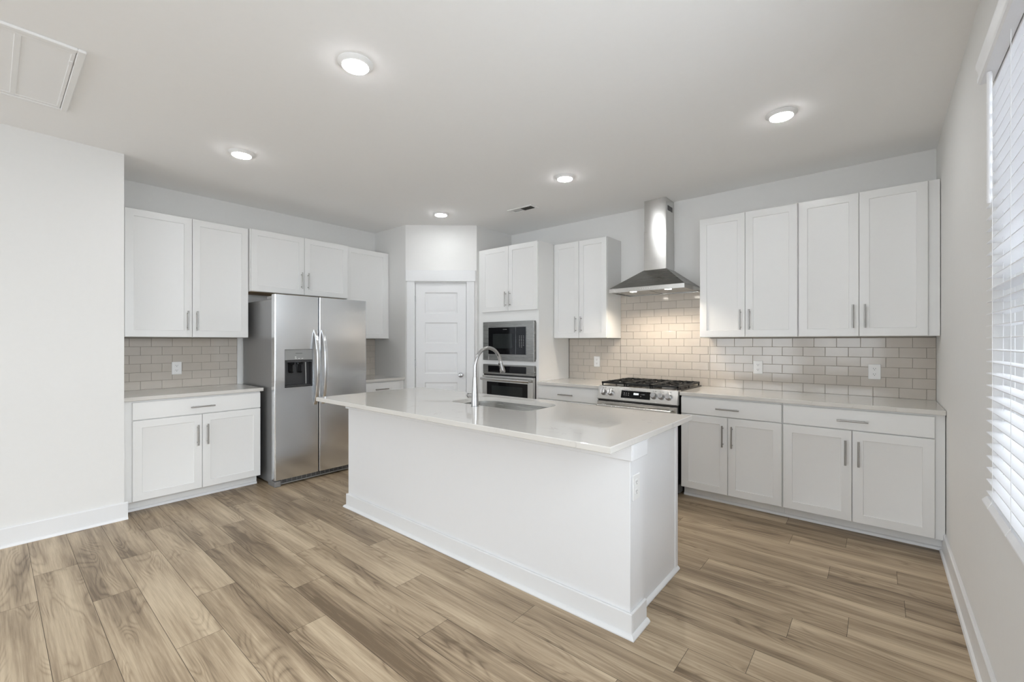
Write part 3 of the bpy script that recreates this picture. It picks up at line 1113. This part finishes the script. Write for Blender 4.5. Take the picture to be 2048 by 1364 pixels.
# clock digits on the display
tx = bpy.data.curves.new('clock', 'FONT')
tx.body = '12:04'
tx.size = 0.0225
tx.align_x = 'CENTER'
tx.align_y = 'CENTER'
tx.extrude = 0.0002
tx.offset = 0.0006
to = bpy.data.objects.new('clock_text', tx)
COL.objects.link(to)
bpy.context.view_layer.update()
dg = bpy.context.evaluated_depsgraph_get()
tme = bpy.data.meshes.new_from_object(to.evaluated_get(dg))
bpy.data.objects.remove(to)
pd, pz = onpanel(0.858, 0.0036)
up = Vector((0, (pb[0] - pt[0]) / nl, (pt[1] - pb[1]) / nl))
nrm = Vector((0, -nd, nz))
rgt = Vector((1, 0, 0))
upv = nrm.cross(rgt)
for v in tme.vertices:
    v.co = Vector((3.345, -pd, pz)) + rgt * v.co.x + upv * v.co.y + nrm * v.co.z - Vector(rg.location)
tme.materials.clear()
tme.materials.append(M['digits'])
co_ = bpy.data.objects.new('clock_digits', tme)
COL.objects.link(co_)
co_.parent = cp
# knobs
for u in (3.022, 3.095, 3.511, 3.577, 3.643):
    mb = MB('B')
    d_, z_ = onpanel(0.855)
    ax = (0, nd, nz)
    mb.lathe((u, d_, z_), [(0.029, 0.0003), (0.029, 0.004), (0.0265, 0.006), (0.0255, 0.010), (0.024, 0.034), (0.021, 0.037), (0.006, 0.037)], 26, ax)
    # grip bar across the knob
    ux = Vector((0, -nz, nd))
    c0 = Vector((u, d_, z_)) + Vector(ax) * 0.036
    mb.tube([c0 - ux * 0.022, c0 + ux * 0.022], 0.0065, 10)
    mb.build('knob', M['nickel'], rg)
mb = MB('B')
for u in (3.022, 3.095, 3.511, 3.577, 3.643):
    for s_ in (-1, 1):
        panel_quad(mb, u + s_ * 0.012 - 0.005, u + s_ * 0.012 + 0.005, 0.892, 0.896, 0.0008)
mb.build('burner_marks', M['mark_dk'], cp)
MB('B').box(RX0 + 0.004, RX1 - 0.004, 0.62, 0.680, 0.775, 0.7895).build('vent_gap', M['black'], rg)
mb = MB('B')
mb.box(RX0 + 0.003, RX1 - 0.003, 0.669, 0.705, 0.70, 0.774, 0.003)
mb.box(RX0 + 0.003, RX0 + 0.10, 0.669, 0.704, 0.235, 0.70)
mb.box(RX1 - 0.10, RX1 - 0.003, 0.669, 0.704, 0.235, 0.70)
mb.box(RX0 + 0.003, RX1 - 0.003, 0.669, 0.705, 0.21, 0.30, 0.003)
od = mb.build('oven_door', M['steel_h'], rg)
MB('B').box(RX0 + 0.10, RX1 - 0.10, 0.669, 0.702, 0.30, 0.70).build('window', M['glass_blk'], od)
mb = MB('B')
mb.tube([(RX0 + 0.03, 0.758, 0.738), (RX1 - 0.03, 0.758, 0.738)], 0.014, 18)
for u in (RX0 + 0.06, RX1 - 0.06):
    mb.cyl((u, 0.703, 0.738), (u, 0.758, 0.738), 0.010, n=12)
mb.build('handle', M['steel_h'], od)
MB('B').box(RX0 + 0.003, RX1 - 0.003, 0.669, 0.703, 0.045, 0.205, 0.003).build('storage_drawer', M['steel_h'], rg)
for u in (RX0 + 0.05, RX1 - 0.05):
    for d in (0.08, 0.62):
        MB('B').cyl((u, d, 0.001), (u, d, 0.031), 0.016, n=12).build('foot', M['black'], rg)
# burners
for (u, d, r) in ((3.115, 0.47, 0.045), (3.115, 0.19, 0.036), (3.34, 0.33, 0.050), (3.565, 0.47, 0.048), (3.565, 0.19, 0.036)):
    mb = MB('B')
    mb.lathe((u, d, 0.9135), [(r + 0.012, 0), (r + 0.010, 0.006), (r, 0.008), (r, 0.016), (r - 0.004, 0.018)], 28)
    bo = mb.build('burner', M['plastic_gr'], rg)
    MB('B').lathe((u, d, 0.9315), [(r - 0.002, 0), (r - 0.001, 0.005), (r - 0.006, 0.008), (0.004, 0.0085)], 28).build('burner_cap', M['iron'], bo)
# grates: three sections
for i, (ga, gb) in enumerate(((2.974, 3.214), (3.218, 3.462), (3.466, 3.708))):
    mb = MB('B')
    y0_, y1_ = 0.050, 0.636
    z0_, z1_ = 0.934, 0.951
    t = 0.015
    mb.box(ga, ga + t, y0_, y1_, z0_, z1_, 0.002)
    mb.box(gb - t, gb, y0_, y1_, z0_, z1_, 0.002)
    for d in (y0_, (y0_ + y1_) / 2 - t / 2, y1_ - t):
        mb.box(ga, gb, d, d + t, z0_, z1_, 0.002)
    mid = (ga + gb) / 2
    for c in ((y0_ * 0.75 + y1_ * 0.25), (y0_ * 0.25 + y1_ * 0.75)):
        mb.box(ga, mid - 0.025, c - 0.005, c + 0.005, z0_ + 0.002, z1_ + 0.003, 0.002)
        mb.box(mid + 0.025, gb, c - 0.005, c + 0.005, z0_ + 0.002, z1_ + 0.003, 0.002)
        mb.box(mid - 0.005, mid + 0.005, c - 0.135, c - 0.028, z0_ + 0.002, z1_ + 0.003, 0.002)
        mb.box(mid - 0.005, mid + 0.005, c + 0.028, c + 0.135, z0_ + 0.002, z1_ + 0.003, 0.002)
        for s_ in (-1, 1):
            mb.box(mid + s_ * 0.062 - 0.004, mid + s_ * 0.062 + 0.004, c - 0.135, c - 0.05, z0_ + 0.002, z1_ + 0.002)
            mb.box(mid + s_ * 0.062 - 0.004, mid + s_ * 0.062 + 0.004, c + 0.05, c + 0.135, z0_ + 0.002, z1_ + 0.002)
    for u in (ga + t / 2, gb - t / 2):
        for d in (y0_ + 0.01, (y0_ + y1_) / 2, y1_ - 0.01):
            mb.cyl((u, d, 0.9135), (u, d, z0_ + 0.002), 0.006, 0.008, 10)
    mb.build('grate', M['iron'], rg)

# ---------------------------------------------------------------- range hood
HC = 3.340
hd_ = thing('range_hood', 'stainless pyramid range hood with square chimney above the gas range', 'range hood', (HC, -0.24, 1.815))
hw, hdp = 0.3685, 0.480
z0, z1, z2 = 1.815, 1.857, 2.046
cw, cd0, cd1 = 0.112, 0.004, 0.222
cx = 3.335


def ring4(x0, x1, d0, d1, z):
    return [(x0, d0, z), (x1, d0, z), (x1, d1, z), (x0, d1, z)]


mb = MB('B')
mb.rings([ring4(HC - hw, HC + hw, 0.004, hdp, z1), ring4(cx - cw - 0.004, cx + cw + 0.004, 0.004, cd1 + 0.004, z2)])
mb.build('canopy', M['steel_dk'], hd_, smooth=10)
mb = MB('B')
t = 0.012
mb.box(HC - hw, HC + hw, hdp - t, hdp, z0, z1 - 0.0003, 0.001)
mb.box(HC - hw, HC - hw + t, 0.004, hdp - t, z0, z1 - 0.0003, 0.001)
mb.box(HC + hw - t, HC + hw, 0.004, hdp - t, z0, z1 - 0.0003, 0.001)
mb.box(HC - hw + t, HC + hw - t, 0.004, 0.02, z0, z1 - 0.0003, 0.001)
mb.box(HC - hw + t, HC + hw - t, 0.02, hdp - t, z0 + 0.022, z0 + 0.030)
mb.box(HC - hw + t, HC + hw - t, hdp - 0.085, hdp - t, z0 + 0.004, z0 + 0.012)
bd = mb.build('lip_band', M['hood_steel'], hd_, smooth=10)
for s_ in (0, 1):
    xa = HC - hw + 0.03 + s_ * (hw - 0.025)
    MB('B').box(xa, xa + hw - 0.04, 0.04, hdp - 0.10, z0 + 0.008, z0 + 0.016, 0.002).build('grease_filter', M['steel_h'], hd_)
MB('B').box(cx - cw, cx + cw, cd0, cd1, z2, 2.4275, 0.001).build('chimney', M['hood_steel'], hd_, smooth=10)
up_ = MB('B').box(cx - cw + 0.0025, cx + cw - 0.0025, cd0, cd1 - 0.0025, 2.428, H - 0.002, 0.001).build('chimney_extension', M['hood_steel'], hd_, smooth=10)
MB('B').box(cx + cw - 0.003, cx + cw - 0.0015, 0.05, 0.175, 2.625, 2.672).build('vent_slot', M['plastic_dk'], up_)
for u in (3.205, 3.545):
    mb = MB('B')
    mb.lathe((u, hdp - 0.048, z0 + 0.004), [(0.030, 0), (0.030, -0.003), (0.022, -0.004)], 24)
    lo = mb.build('lamp', M['hoodlens'], hd_)
    l = bpy.data.lights.new('hood_lamp', 'SPOT')
    l.energy = 14
    l.color = (1.0, 0.87, 0.72)
    l.spot_size = math.radians(150)
    l.spot_blend = 0.6
    l.shadow_soft_size = 0.02
    lob = bpy.data.objects.new('hood_lamp_light', l)
    COL.objects.link(lob)
    lob.location = (u, -(hdp - 0.048), z0 - 0.012)
    lob.parent = hd_
    lob.matrix_parent_inverse = Matrix.Translation(-Vector(hd_.location))
mb = MB('B')
for i in range(5):
    mb.cyl((3.300 + i * 0.022, hdp - 0.001, 1.836), (3.300 + i * 0.022, hdp + 0.003, 1.836), 0.0055, n=12)
mb.build('push_buttons', M['chrome'], bd)

# ---------------------------------------------------------------- island
IX0, IX1, IY0, IY1 = 1.7135, 4.200, -2.827, -1.8226
PX0, PX1, PY0, PY1 = 1.745, 4.168, -2.577, -2.437      # half wall facing the camera
isl = thing('kitchen_island', 'white panelled kitchen island in the middle of the floor', 'island', (2.95, -2.2, 0))
MB().box(PX0, PX1, PY0, PY1, 0.001, CT0 - 0.0005, 0.002).build('front_panel', M['island'], isl)
mb = MB()
SX0, SX1, SY0, SY1 = 2.665, 3.385, -2.325, -1.935      # sink cut-out
mb.box(1.80, 1.82, PY1 + 0.001, -1.872, 0.092, CT0 - 0.0005)
mb.box(4.10, 4.12, PY1 + 0.001, -1.852, 0.001, CT0 - 0.0005, 0.001)
mb.box(1.82, 4.10, PY1 + 0.001, -2.36, 0.092, CT0 - 0.0005)
mb.box(1.82, 4.10, PY1 + 0.001, -1.872, 0.092, 0.11)
mb.box(1.82, 2.60, -1.892, -1.872, 0.11, CT0 - 0.0005)
mb.box(3.44, 4.10, -1.892, -1.872, 0.11, CT0 - 0.0005)
mb.box(2.60, 3.44, -1.892, -1.872, 0.11, 0.84)
mb.build('cabinet_body', M['island'], isl)
MB().box(4.118, 4.125, -1.878, -1.842, 0.02, CT0 - 0.0005, 0.001).build('corner_stile', M['island'], isl)
MB().box(1.84, 4.09, PY1 + 0.002, -1.95, 0.001, 0.0915).build('toe_kick', M['island'], isl)
for i, (p, q) in enumerate(((1.823, 2.215), (2.218, 2.61), (2.613, 3.02), (3.023, 3.43), (3.433, 4.097))):
    mb = MB()
    shaker(mb, p, q, 0.10, 0.868, -1.870, -1.852)
    o = mb.build('door', M['island'], isl)
# cap moulding under the counter
mb = MB()
mb.box(PX0 - 0.017, PX1 + 0.017, PY0 - 0.017, PY0 - 0.0002, 0.796, CT0 - 0.0005, 0.002)
mb.box(PX1 + 0.0002, PX1 + 0.017, PY0 - 0.0002, PY1 + 0.017, 0.796, CT0 - 0.0005, 0.002)
mb.box(PX0 - 0.017, PX0 - 0.0002, PY0 - 0.0002, PY1 + 0.017, 0.796, CT0 - 0.0005, 0.002)
mb.build('cap_moulding', M['island'], isl)
# baseboard and shoe around the half wall
h = 0.108
mb = MB()
mb.box(PX0 - 0.014, PX1 + 0.014, PY0 - 0.014, PY0 - 0.0002, 0.001, h, 0.003)
mb.box(PX1 + 0.0002, PX1 + 0.014, PY0 - 0.0002, PY1 + 0.014, 0.001, h, 0.003)
mb.box(PX0 - 0.014, PX0 - 0.0002, PY0 - 0.0002, PY1 + 0.014, 0.001, h, 0.003)
mb.build('baseboard', M['trim'], isl)
q_ = 0.0165


def quarter(base, out, zz=0.001):
    return [(base, zz), (base + out, zz), (base + out, zz + 0.006), (base + out * 0.72, zz + 0.013), (base + out * 0.35, zz + 0.0175), (base, zz + 0.019)]


mb = MB()
yb_ = PY0 - 0.0143
fx0, fx1 = PX0 - 0.0143, PX1 + 0.0143
pr = quarter(0, q_)
n = len(pr)
# mitred front + side pieces
front = [[(fx0 - p[0], yb_ - p[0], p[1]) for p in pr], [(fx1 + p[0], yb_ - p[0], p[1]) for p in pr]]
mb.rings(front)
mb.rings([[(fx1 + p[0], yb_ - p[0], p[1]) for p in pr], [(fx1 + p[0], PY1 + 0.014, p[1]) for p in pr]])
mb.rings([[(fx0 - p[0], yb_ - p[0], p[1]) for p in pr], [(fx0 - p[0], PY1 + 0.014, p[1]) for p in pr]])
mb.rings([[(4.1203 + p[0], PY1 + 0.0145, p[1]) for p in pr], [(4.1203 + p[0], -1.840, p[1]) for p in pr]])
mb.build('shoe_moulding', M['trim'], isl)
MAP['I'] = lambda u, d, z: Vector((PX1 + d, u, z))
outlet('I', 'white outlet on the end post of the island', -2.523, 0.664, 0.0006)

# island top with the sink cut-out


def rounded(x0, x1, y0, y1, r, n=8):
    """rounded rectangle, radius list per corner (x1y1, x0y1, x0y0, x1y0)"""
    rs = r if isinstance(r, (list, tuple)) else [r] * 4
    pts = []
    for (cx_, cy_, a0), rr in zip(((x1, y1, 0), (x0, y1, 90), (x0, y0, 180), (x1, y0, 270)), rs):
        sx = -1 if cx_ == x1 else 1
        sy = -1 if cy_ == y1 else 1
        for k in range(n + 1):
            t = math.radians(a0 + 90 * k / n)
            pts.append((cx_ + sx * rr + rr * math.cos(t), cy_ + sy * rr + rr * math.sin(t)))
    return pts


SR = [0.13, 0.13, 0.07, 0.07]
hole = rounded(SX0, SX1, SY0, SY1, SR)
outer = []
for (px, py) in hole:
    cx_, cy_ = (SX0 + SX1) / 2, (SY0 + SY1) / 2
    # project the hole vertex radially on the outer rectangle
    dx, dy = px - cx_, py - cy_
    ts = []
    if dx > 1e-9:
        ts.append((IX1 - cx_) / dx)
    if dx < -1e-9:
        ts.append((IX0 - cx_) / dx)
    if dy > 1e-9:
        ts.append((IY1 - cy_) / dy)
    if dy < -1e-9:
        ts.append((IY0 - cy_) / dy)
    t = min(ts)
    outer.append((cx_ + dx * t, cy_ + dy * t))
for (qx, qy) in ((IX0, IY0), (IX0, IY1), (IX1, IY0), (IX1, IY1)):      # snap the nearest vertex to each corner
    j = min(range(len(outer)), key=lambda i: (outer[i][0] - qx) ** 2 + (outer[i][1] - qy) ** 2)
    outer[j] = (qx, qy)
mb = MB()
bm = mb.bm
n = len(hole)
e_ = 0.003


def inset(p):
    return (min(max(p[0], IX0 + e_), IX1 - e_), min(max(p[1], IY0 + e_), IY1 - e_))


R_ = [[bm.verts.new((p[0], p[1], z)) for p in pts] for pts, z in
      ((hole, CT0), (hole, CT1 - 0.002), (hole, CT1), ([inset(p) for p in outer], CT1), (outer, CT1 - e_), (outer, CT0 + e_), ([inset(p) for p in outer], CT0), (hole, CT0))]
for a_, b_ in zip(R_[:-1], R_[1:]):
    for k in range(n):
        bm.faces.new((a_[k], a_[(k + 1) % n], b_[(k + 1) % n], b_[k]))
it = mb.build('island_countertop', M['quartz'], weld=True)
tag(it, 'large glossy white quartz countertop on the island, with the sink set into it', 'countertop')

# sink: undermount bowl
sk = thing('sink', 'stainless undermount sink bowl in the island countertop', 'sink', ((SX0 + SX1) / 2, (SY0 + SY1) / 2, 0.66))
mb = MB()
bm = mb.bm


def shrink(pts, k):
    cx_, cy_ = (SX0 + SX1) / 2, (SY0 + SY1) / 2
    return [(cx_ + (p[0] - cx_) * (1 - k / (SX1 - SX0) * 2), cy_ + (p[1] - cy_) * (1 - k / (SY1 - SY0) * 2)) for p in pts]


zt = CT0 - 0.001
lv = [(-0.025, zt), (0.002, zt), (0.003, zt - 0.02), (0.006, zt - 0.17), (0.014, zt - 0.192), (0.035, zt - 0.203), (0.10, zt - 0.206)]
ol = [(0.098, zt - 0.209), (0.032, zt - 0.206), (0.010, zt - 0.194), (0.001, zt - 0.17), (-0.002, zt - 0.02), (-0.025, zt - 0.0015)]
rr = [[bm.verts.new((p[0], p[1], z)) for p in shrink(hole, k)] for k, z in lv]
r2 = [[bm.verts.new((p[0], p[1], z)) for p in shrink(hole, k)] for k, z in ol]
allr = rr
for a_, b_ in zip(rr[:-1], rr[1:]):
    for k in range(n):
        bm.faces.new((a_[k], a_[(k + 1) % n], b_[(k + 1) % n], b_[k]))
bm.faces.new(rr[-1])
for a_, b_ in zip(r2[:-1], r2[1:]):
    for k in range(n):
        bm.faces.new((a_[k], a_[(k + 1) % n], b_[(k + 1) % n], b_[k]))
bm.faces.new(r2[0])
for k in range(n):
    bm.faces.new((r2[-1][k], r2[-1][(k + 1) % n], rr[0][(k + 1) % n], rr[0][k]))
mb.build('bowl', M['steel_h'], sk, smooth=50)
MB().lathe(((SX0 + SX1) / 2, (SY0 + SY1) / 2, zt - 0.2055), [(0.045, 0), (0.044, 0.002), (0.034, 0.0025), (0.030, 0.0005), (0.004, 0.0005)], 28).build('drain', M['chrome'], sk)

# faucet
fx, fy = 2.988, -2.3815
fc = thing('faucet', 'brushed steel gooseneck pull-down faucet standing on the island by the sink', 'faucet', (fx, fy, CT1))
mb = MB()
mb.lathe((fx, fy, CT1), [(0.0275, 0.0002), (0.0275, 0.004), (0.0255, 0.006), (0.0245, 0.03), (0.0205, 0.09), (0.0165, 0.15), (0.0142, 0.191), (0.0138, 0.196)], 28)
mb.build('body', M['nickel'], fc)
mb = MB()
pts = [(fx, fy, CT1 + 0.1962), (fx, fy, 1.163)]
R = 0.128
cyc = fy + R
for k in range(1, 25):
    t = PI - math.radians(164) * k / 24
    pts.append((fx, cyc + R * math.cos(t), 1.163 + R * math.sin(t)))
mb.tube(pts, 0.0120, 18)
mb.build('gooseneck', M['nickel'], fc)
e0, e1 = Vector(pts[-2]), Vector(pts[-1])
dr = (e1 - e0).normalized()
mb = MB()
mb.tube([e1 + dr * 0.0004, e1 + dr * 0.003, e1 + dr * 0.02, e1 + dr * 0.058, e1 + dr * 0.084, e1 + dr * 0.088], [0.0125, 0.0135, 0.0140, 0.0180, 0.0195, 0.0175], 20)
sp = mb.build('spray_head', M['nickel'], fc)
side = Vector((1, 0, 0)).cross(dr)
mb = MB()
offs = Vector((0.35, 0, 0)).normalized() * 0 
out = (Vector((0, -1, 0)) - dr * Vector((0, -1, 0)).dot(dr)).normalized()
out = (out + Vector((-0.4, 0, 0))).normalized()
for (s0, s1, ra) in ((0.012, 0.024, 0.0075), (0.030, 0.058, 0.0085)):
    mb.tube([e1 + dr * s0 + out * 0.0095, e1 + dr * (s0 * 0.6 + s1 * 0.4) + out * 0.0115, e1 + dr * s1 + out * 0.012], [ra * 0.8, ra, ra * 0.8], 12)
mb.build('spray_buttons', M['black'], sp)
mb = MB()
hz = 0.975
mb.tube([(fx - 0.012, fy, hz), (fx - 0.052, fy, hz)], 0.0165, 20)
mb.tube([(fx - 0.0525, fy, hz), (fx - 0.056, fy, hz)], 0.0135, 20)
mb.tube([(fx - 0.0562, fy, hz), (fx - 0.066, fy, hz), (fx - 0.070, fy, hz)], [0.0165, 0.0165, 0.0135], 20)
mb.build('lever_handle', M['nickel'], fc)

# ---------------------------------------------------------------- ceiling lights and vents
LIGHTS = [(3.000, -3.249, 'nearest round recessed ceiling light, large at the top of the ceiling'),
          (4.567, -1.290, 'round recessed ceiling light near the right-hand wall cabinets'),
          (1.382, -3.230, 'round recessed ceiling light in front of the wall cabinet left of the refrigerator'),
          (2.971, -1.276, 'round recessed ceiling light left of the range hood chimney'),
          (1.342, -1.253, 'farthest round recessed ceiling light, in front of the pantry door')]
for (lx, ly, lab) in LIGHTS:
    root = thing('ceiling_light', lab, 'ceiling light', (lx, ly, H), 'recessed ceiling lights')
    MB('C').lathe((lx, ly, 0.0005), [(0.086, 0), (0.086, 0.003), (0.080, 0.008), (0.067, 0.018), (0.0625, 0.019)], 40).build('trim_ring', M['grille'], root)
    MB('C').lathe((lx, ly, 0.0192), [(0.0620, 0), (0.0615, 0.003), (0.056, 0.0045), (0.01, 0.005)], 40).build('lens', M['lens'], root)

gv = thing('return_air_grille', 'large white louvred return air grille on the ceiling at the left edge', 'vent', (1.66, -4.44, H))
vx0, vx1, vy0, vy1 = 1.233, 2.083, -4.76, -4.136
mb = MB('C')
fw = 0.030
mb.box(vx0, vx1, vy1 - fw, vy1, 0.0005, 0.014, 0.003)
mb.box(vx0, vx1, vy0, vy0 + fw, 0.0005, 0.014, 0.003)
mb.box(vx0, vx0 + fw, vy0 + fw, vy1 - fw, 0.0005, 0.014, 0.003)
mb.box(vx1 - fw, vx1, vy0 + fw, vy1 - fw, 0.0005, 0.014, 0.003)
mb.build('frame', M['grille'], gv)
bars = []
pn = 3
span = (vy1 - fw - 0.006) - (vy0 + fw + 0.006)
for i in range(pn):
    pa = vy0 + fw + 0.006 + span * i / pn + 0.012
    pb_ = vy0 + fw + 0.006 + span * (i + 1) / pn - 0.012
    mb = MB('C')
    xx = vx0 + fw + 0.03
    while xx < vx1 - fw - 0.03:
        mb.prism([(xx, 0.0084), (xx + 0.0100, 0.0068), (xx + 0.0101, 0.0056), (xx + 0.0001, 0.0072)], 'd', pa, pb_)
        xx += 0.0115
    mb.build('louvre_panel', M['grille'], gv)
mb = MB('C')
mb.box(vx0 + fw + 0.003, vx0 + fw + 0.03, vy0 + fw + 0.003, vy1 - fw - 0.003, 0.001, 0.011, 0.002)
mb.box(vx1 - fw - 0.03, vx1 - fw - 0.003, vy0 + fw + 0.003, vy1 - fw - 0.003, 0.001, 0.011, 0.002)
for i in range(pn + 1):
    pc = vy0 + fw + 0.006 + span * i / pn
    a_, b_ = max(pc - 0.012, vy0 + fw + 0.003), min(pc + 0.012, vy1 - fw - 0.003)
    mb.box(vx0 + fw + 0.03, vx1 - fw - 0.03, a_, b_, 0.001, 0.011, 0.002)
mb.build('hinged_door_frame', M['grille'], gv)
MB('C').box(vx0 + fw, vx1 - fw, vy0 + fw, vy1 - fw, 0.0002, 0.0007).build('filter_backing', M['grille'], gv)
MB('C').box(1.90, 1.945, vy1 - fw - 0.020, vy1 - fw - 0.006, 0.011, 0.015, 0.001).build('latch', M['grille'], gv)

sv = thing('supply_vent', 'small white supply register on the ceiling near the pantry corner', 'vent', (2.13, -0.80, H))
sx0, sx1, sy0, sy1 = 1.975, 2.300, -0.875, -0.740
mb = MB('C')
mb.box(sx0, sx1, sy0, sy0 + 0.024, 0.0005, 0.008, 0.002)
mb.box(sx0, sx1, sy1 - 0.024, sy1, 0.0005, 0.008, 0.002)
mb.box(sx0, sx0 + 0.024, sy0 + 0.024, sy1 - 0.024, 0.0005, 0.008, 0.002)
mb.box(sx1 - 0.024, sx1, sy0 + 0.024, sy1 - 0.024, 0.0005, 0.008, 0.002)
mb.build('frame', M['grille'], sv)
mb = MB('C')
for i in range(11):
    xx = sx0 + 0.030 + i * 0.0115
    mb.prism([(xx, 0.0012), (xx + 0.010, 0.007), (xx + 0.011, 0.0062), (xx + 0.001, 0.0006)], 'd', sy0 + 0.024, sy1 - 0.024)
mb.build('louvres', M['grille'], sv)
mb = MB('C')
mb.box(sx0 + 0.155, sx1 - 0.024, sy0 + 0.024, sy1 - 0.024, 0.0003, 0.0008)
for i in range(11):
    xx = sx0 + 0.160 + i * 0.0115
    mb.prism([(xx + 0.010, 0.0012), (xx, 0.007), (xx + 0.001, 0.0075), (xx + 0.011, 0.0018)], 'd', sy0 + 0.024, sy1 - 0.024)
mb.build('open_louvres', M['duct'], sv)

# ---------------------------------------------------------------- window blind
bl = thing('window_blind', 'white slatted blind with open slats hanging in the right-hand window', 'blind', (WX, -2.53, 0.74))
BY0, BY1 = -2.982, -2.083
sx0, sx1 = 5.333, 5.383
k = 0
z = 1.1319 - 0.0432 * 8
slat0 = None
while z < 2.25:
    if slat0 is None:
        mb = MB()
        nn = 6
        top = [(sx0 + (sx1 - sx0) * i / nn, z + 0.0022 * (1 - (2 * i / nn - 1) ** 2)) for i in range(nn + 1)]
        bot = [(p[0], p[1] - 0.0026) for p in top]
        mb.prism(top + bot[::-1], 'd', BY0, BY1)
        slat0 = mb.build('slat', M['blind'], bl)
        zf = z
    else:
        c = slat0.copy()
        COL.objects.link(c)
        c.parent = bl
        c.location.z = z - zf
    z += 0.0432
mb = MB()
mb.prism([(5.322, 0.7465), (5.322, 0.752), (5.334, 0.766), (5.372, 0.766), (5.372, 0.7465)], 'd', BY0, BY1)
mb.build('bottom_rail', M['blind'], bl)
mb = MB()
vp = [(5.3495, 2.277), (5.315, 2.277), (5.3085, 2.283), (5.3085, 2.300), (5.3125, 2.306), (5.310, 2.325), (5.3045, 2.340), (5.3045, 2.352), (5.3495, 2.352)]
mb.prism(vp, 'd', BY0 - 0.02, -2.0945)
mb.build('valance', M['blind'], bl)
MB().box(5.352, 5.395, BY0 + 0.004, BY1 - 0.004, 2.262, 2.325, 0.002).build('headrail', M['blind'], bl)
for yy in (-2.205, -2.485, -2.765, -2.93):
    mb = MB()
    for xx in (sx0 - 0.0012, sx1 + 0.0012):
        mb.tube([(xx, yy, 0.757), (xx, yy, 2.265)], 0.0009, 6)
    mb.tube([(5.358, yy + 0.004, 0.76), (5.358, yy + 0.004, 2.265)], 0.0009, 6)
    mb.tube([(sx0 - 0.0012, yy, 0.775), (5.327, yy, 0.768), (5.3205, yy + 0.002, 0.752), (5.324, yy + 0.002, 0.7445)], 0.0012, 6)
    mb.build('ladder_cord', M['cord'], bl)
mb = MB()
mb.tube([(5.3255, -2.20, 2.272), (5.3255, -2.20, 1.83)], 0.0062, 12)
mb.tube([(5.3255, -2.20, 1.83), (5.3255, -2.20, 1.815)], [0.0075, 0.0060], 12)
mb.build('tilt_wand', M['blind'], bl)
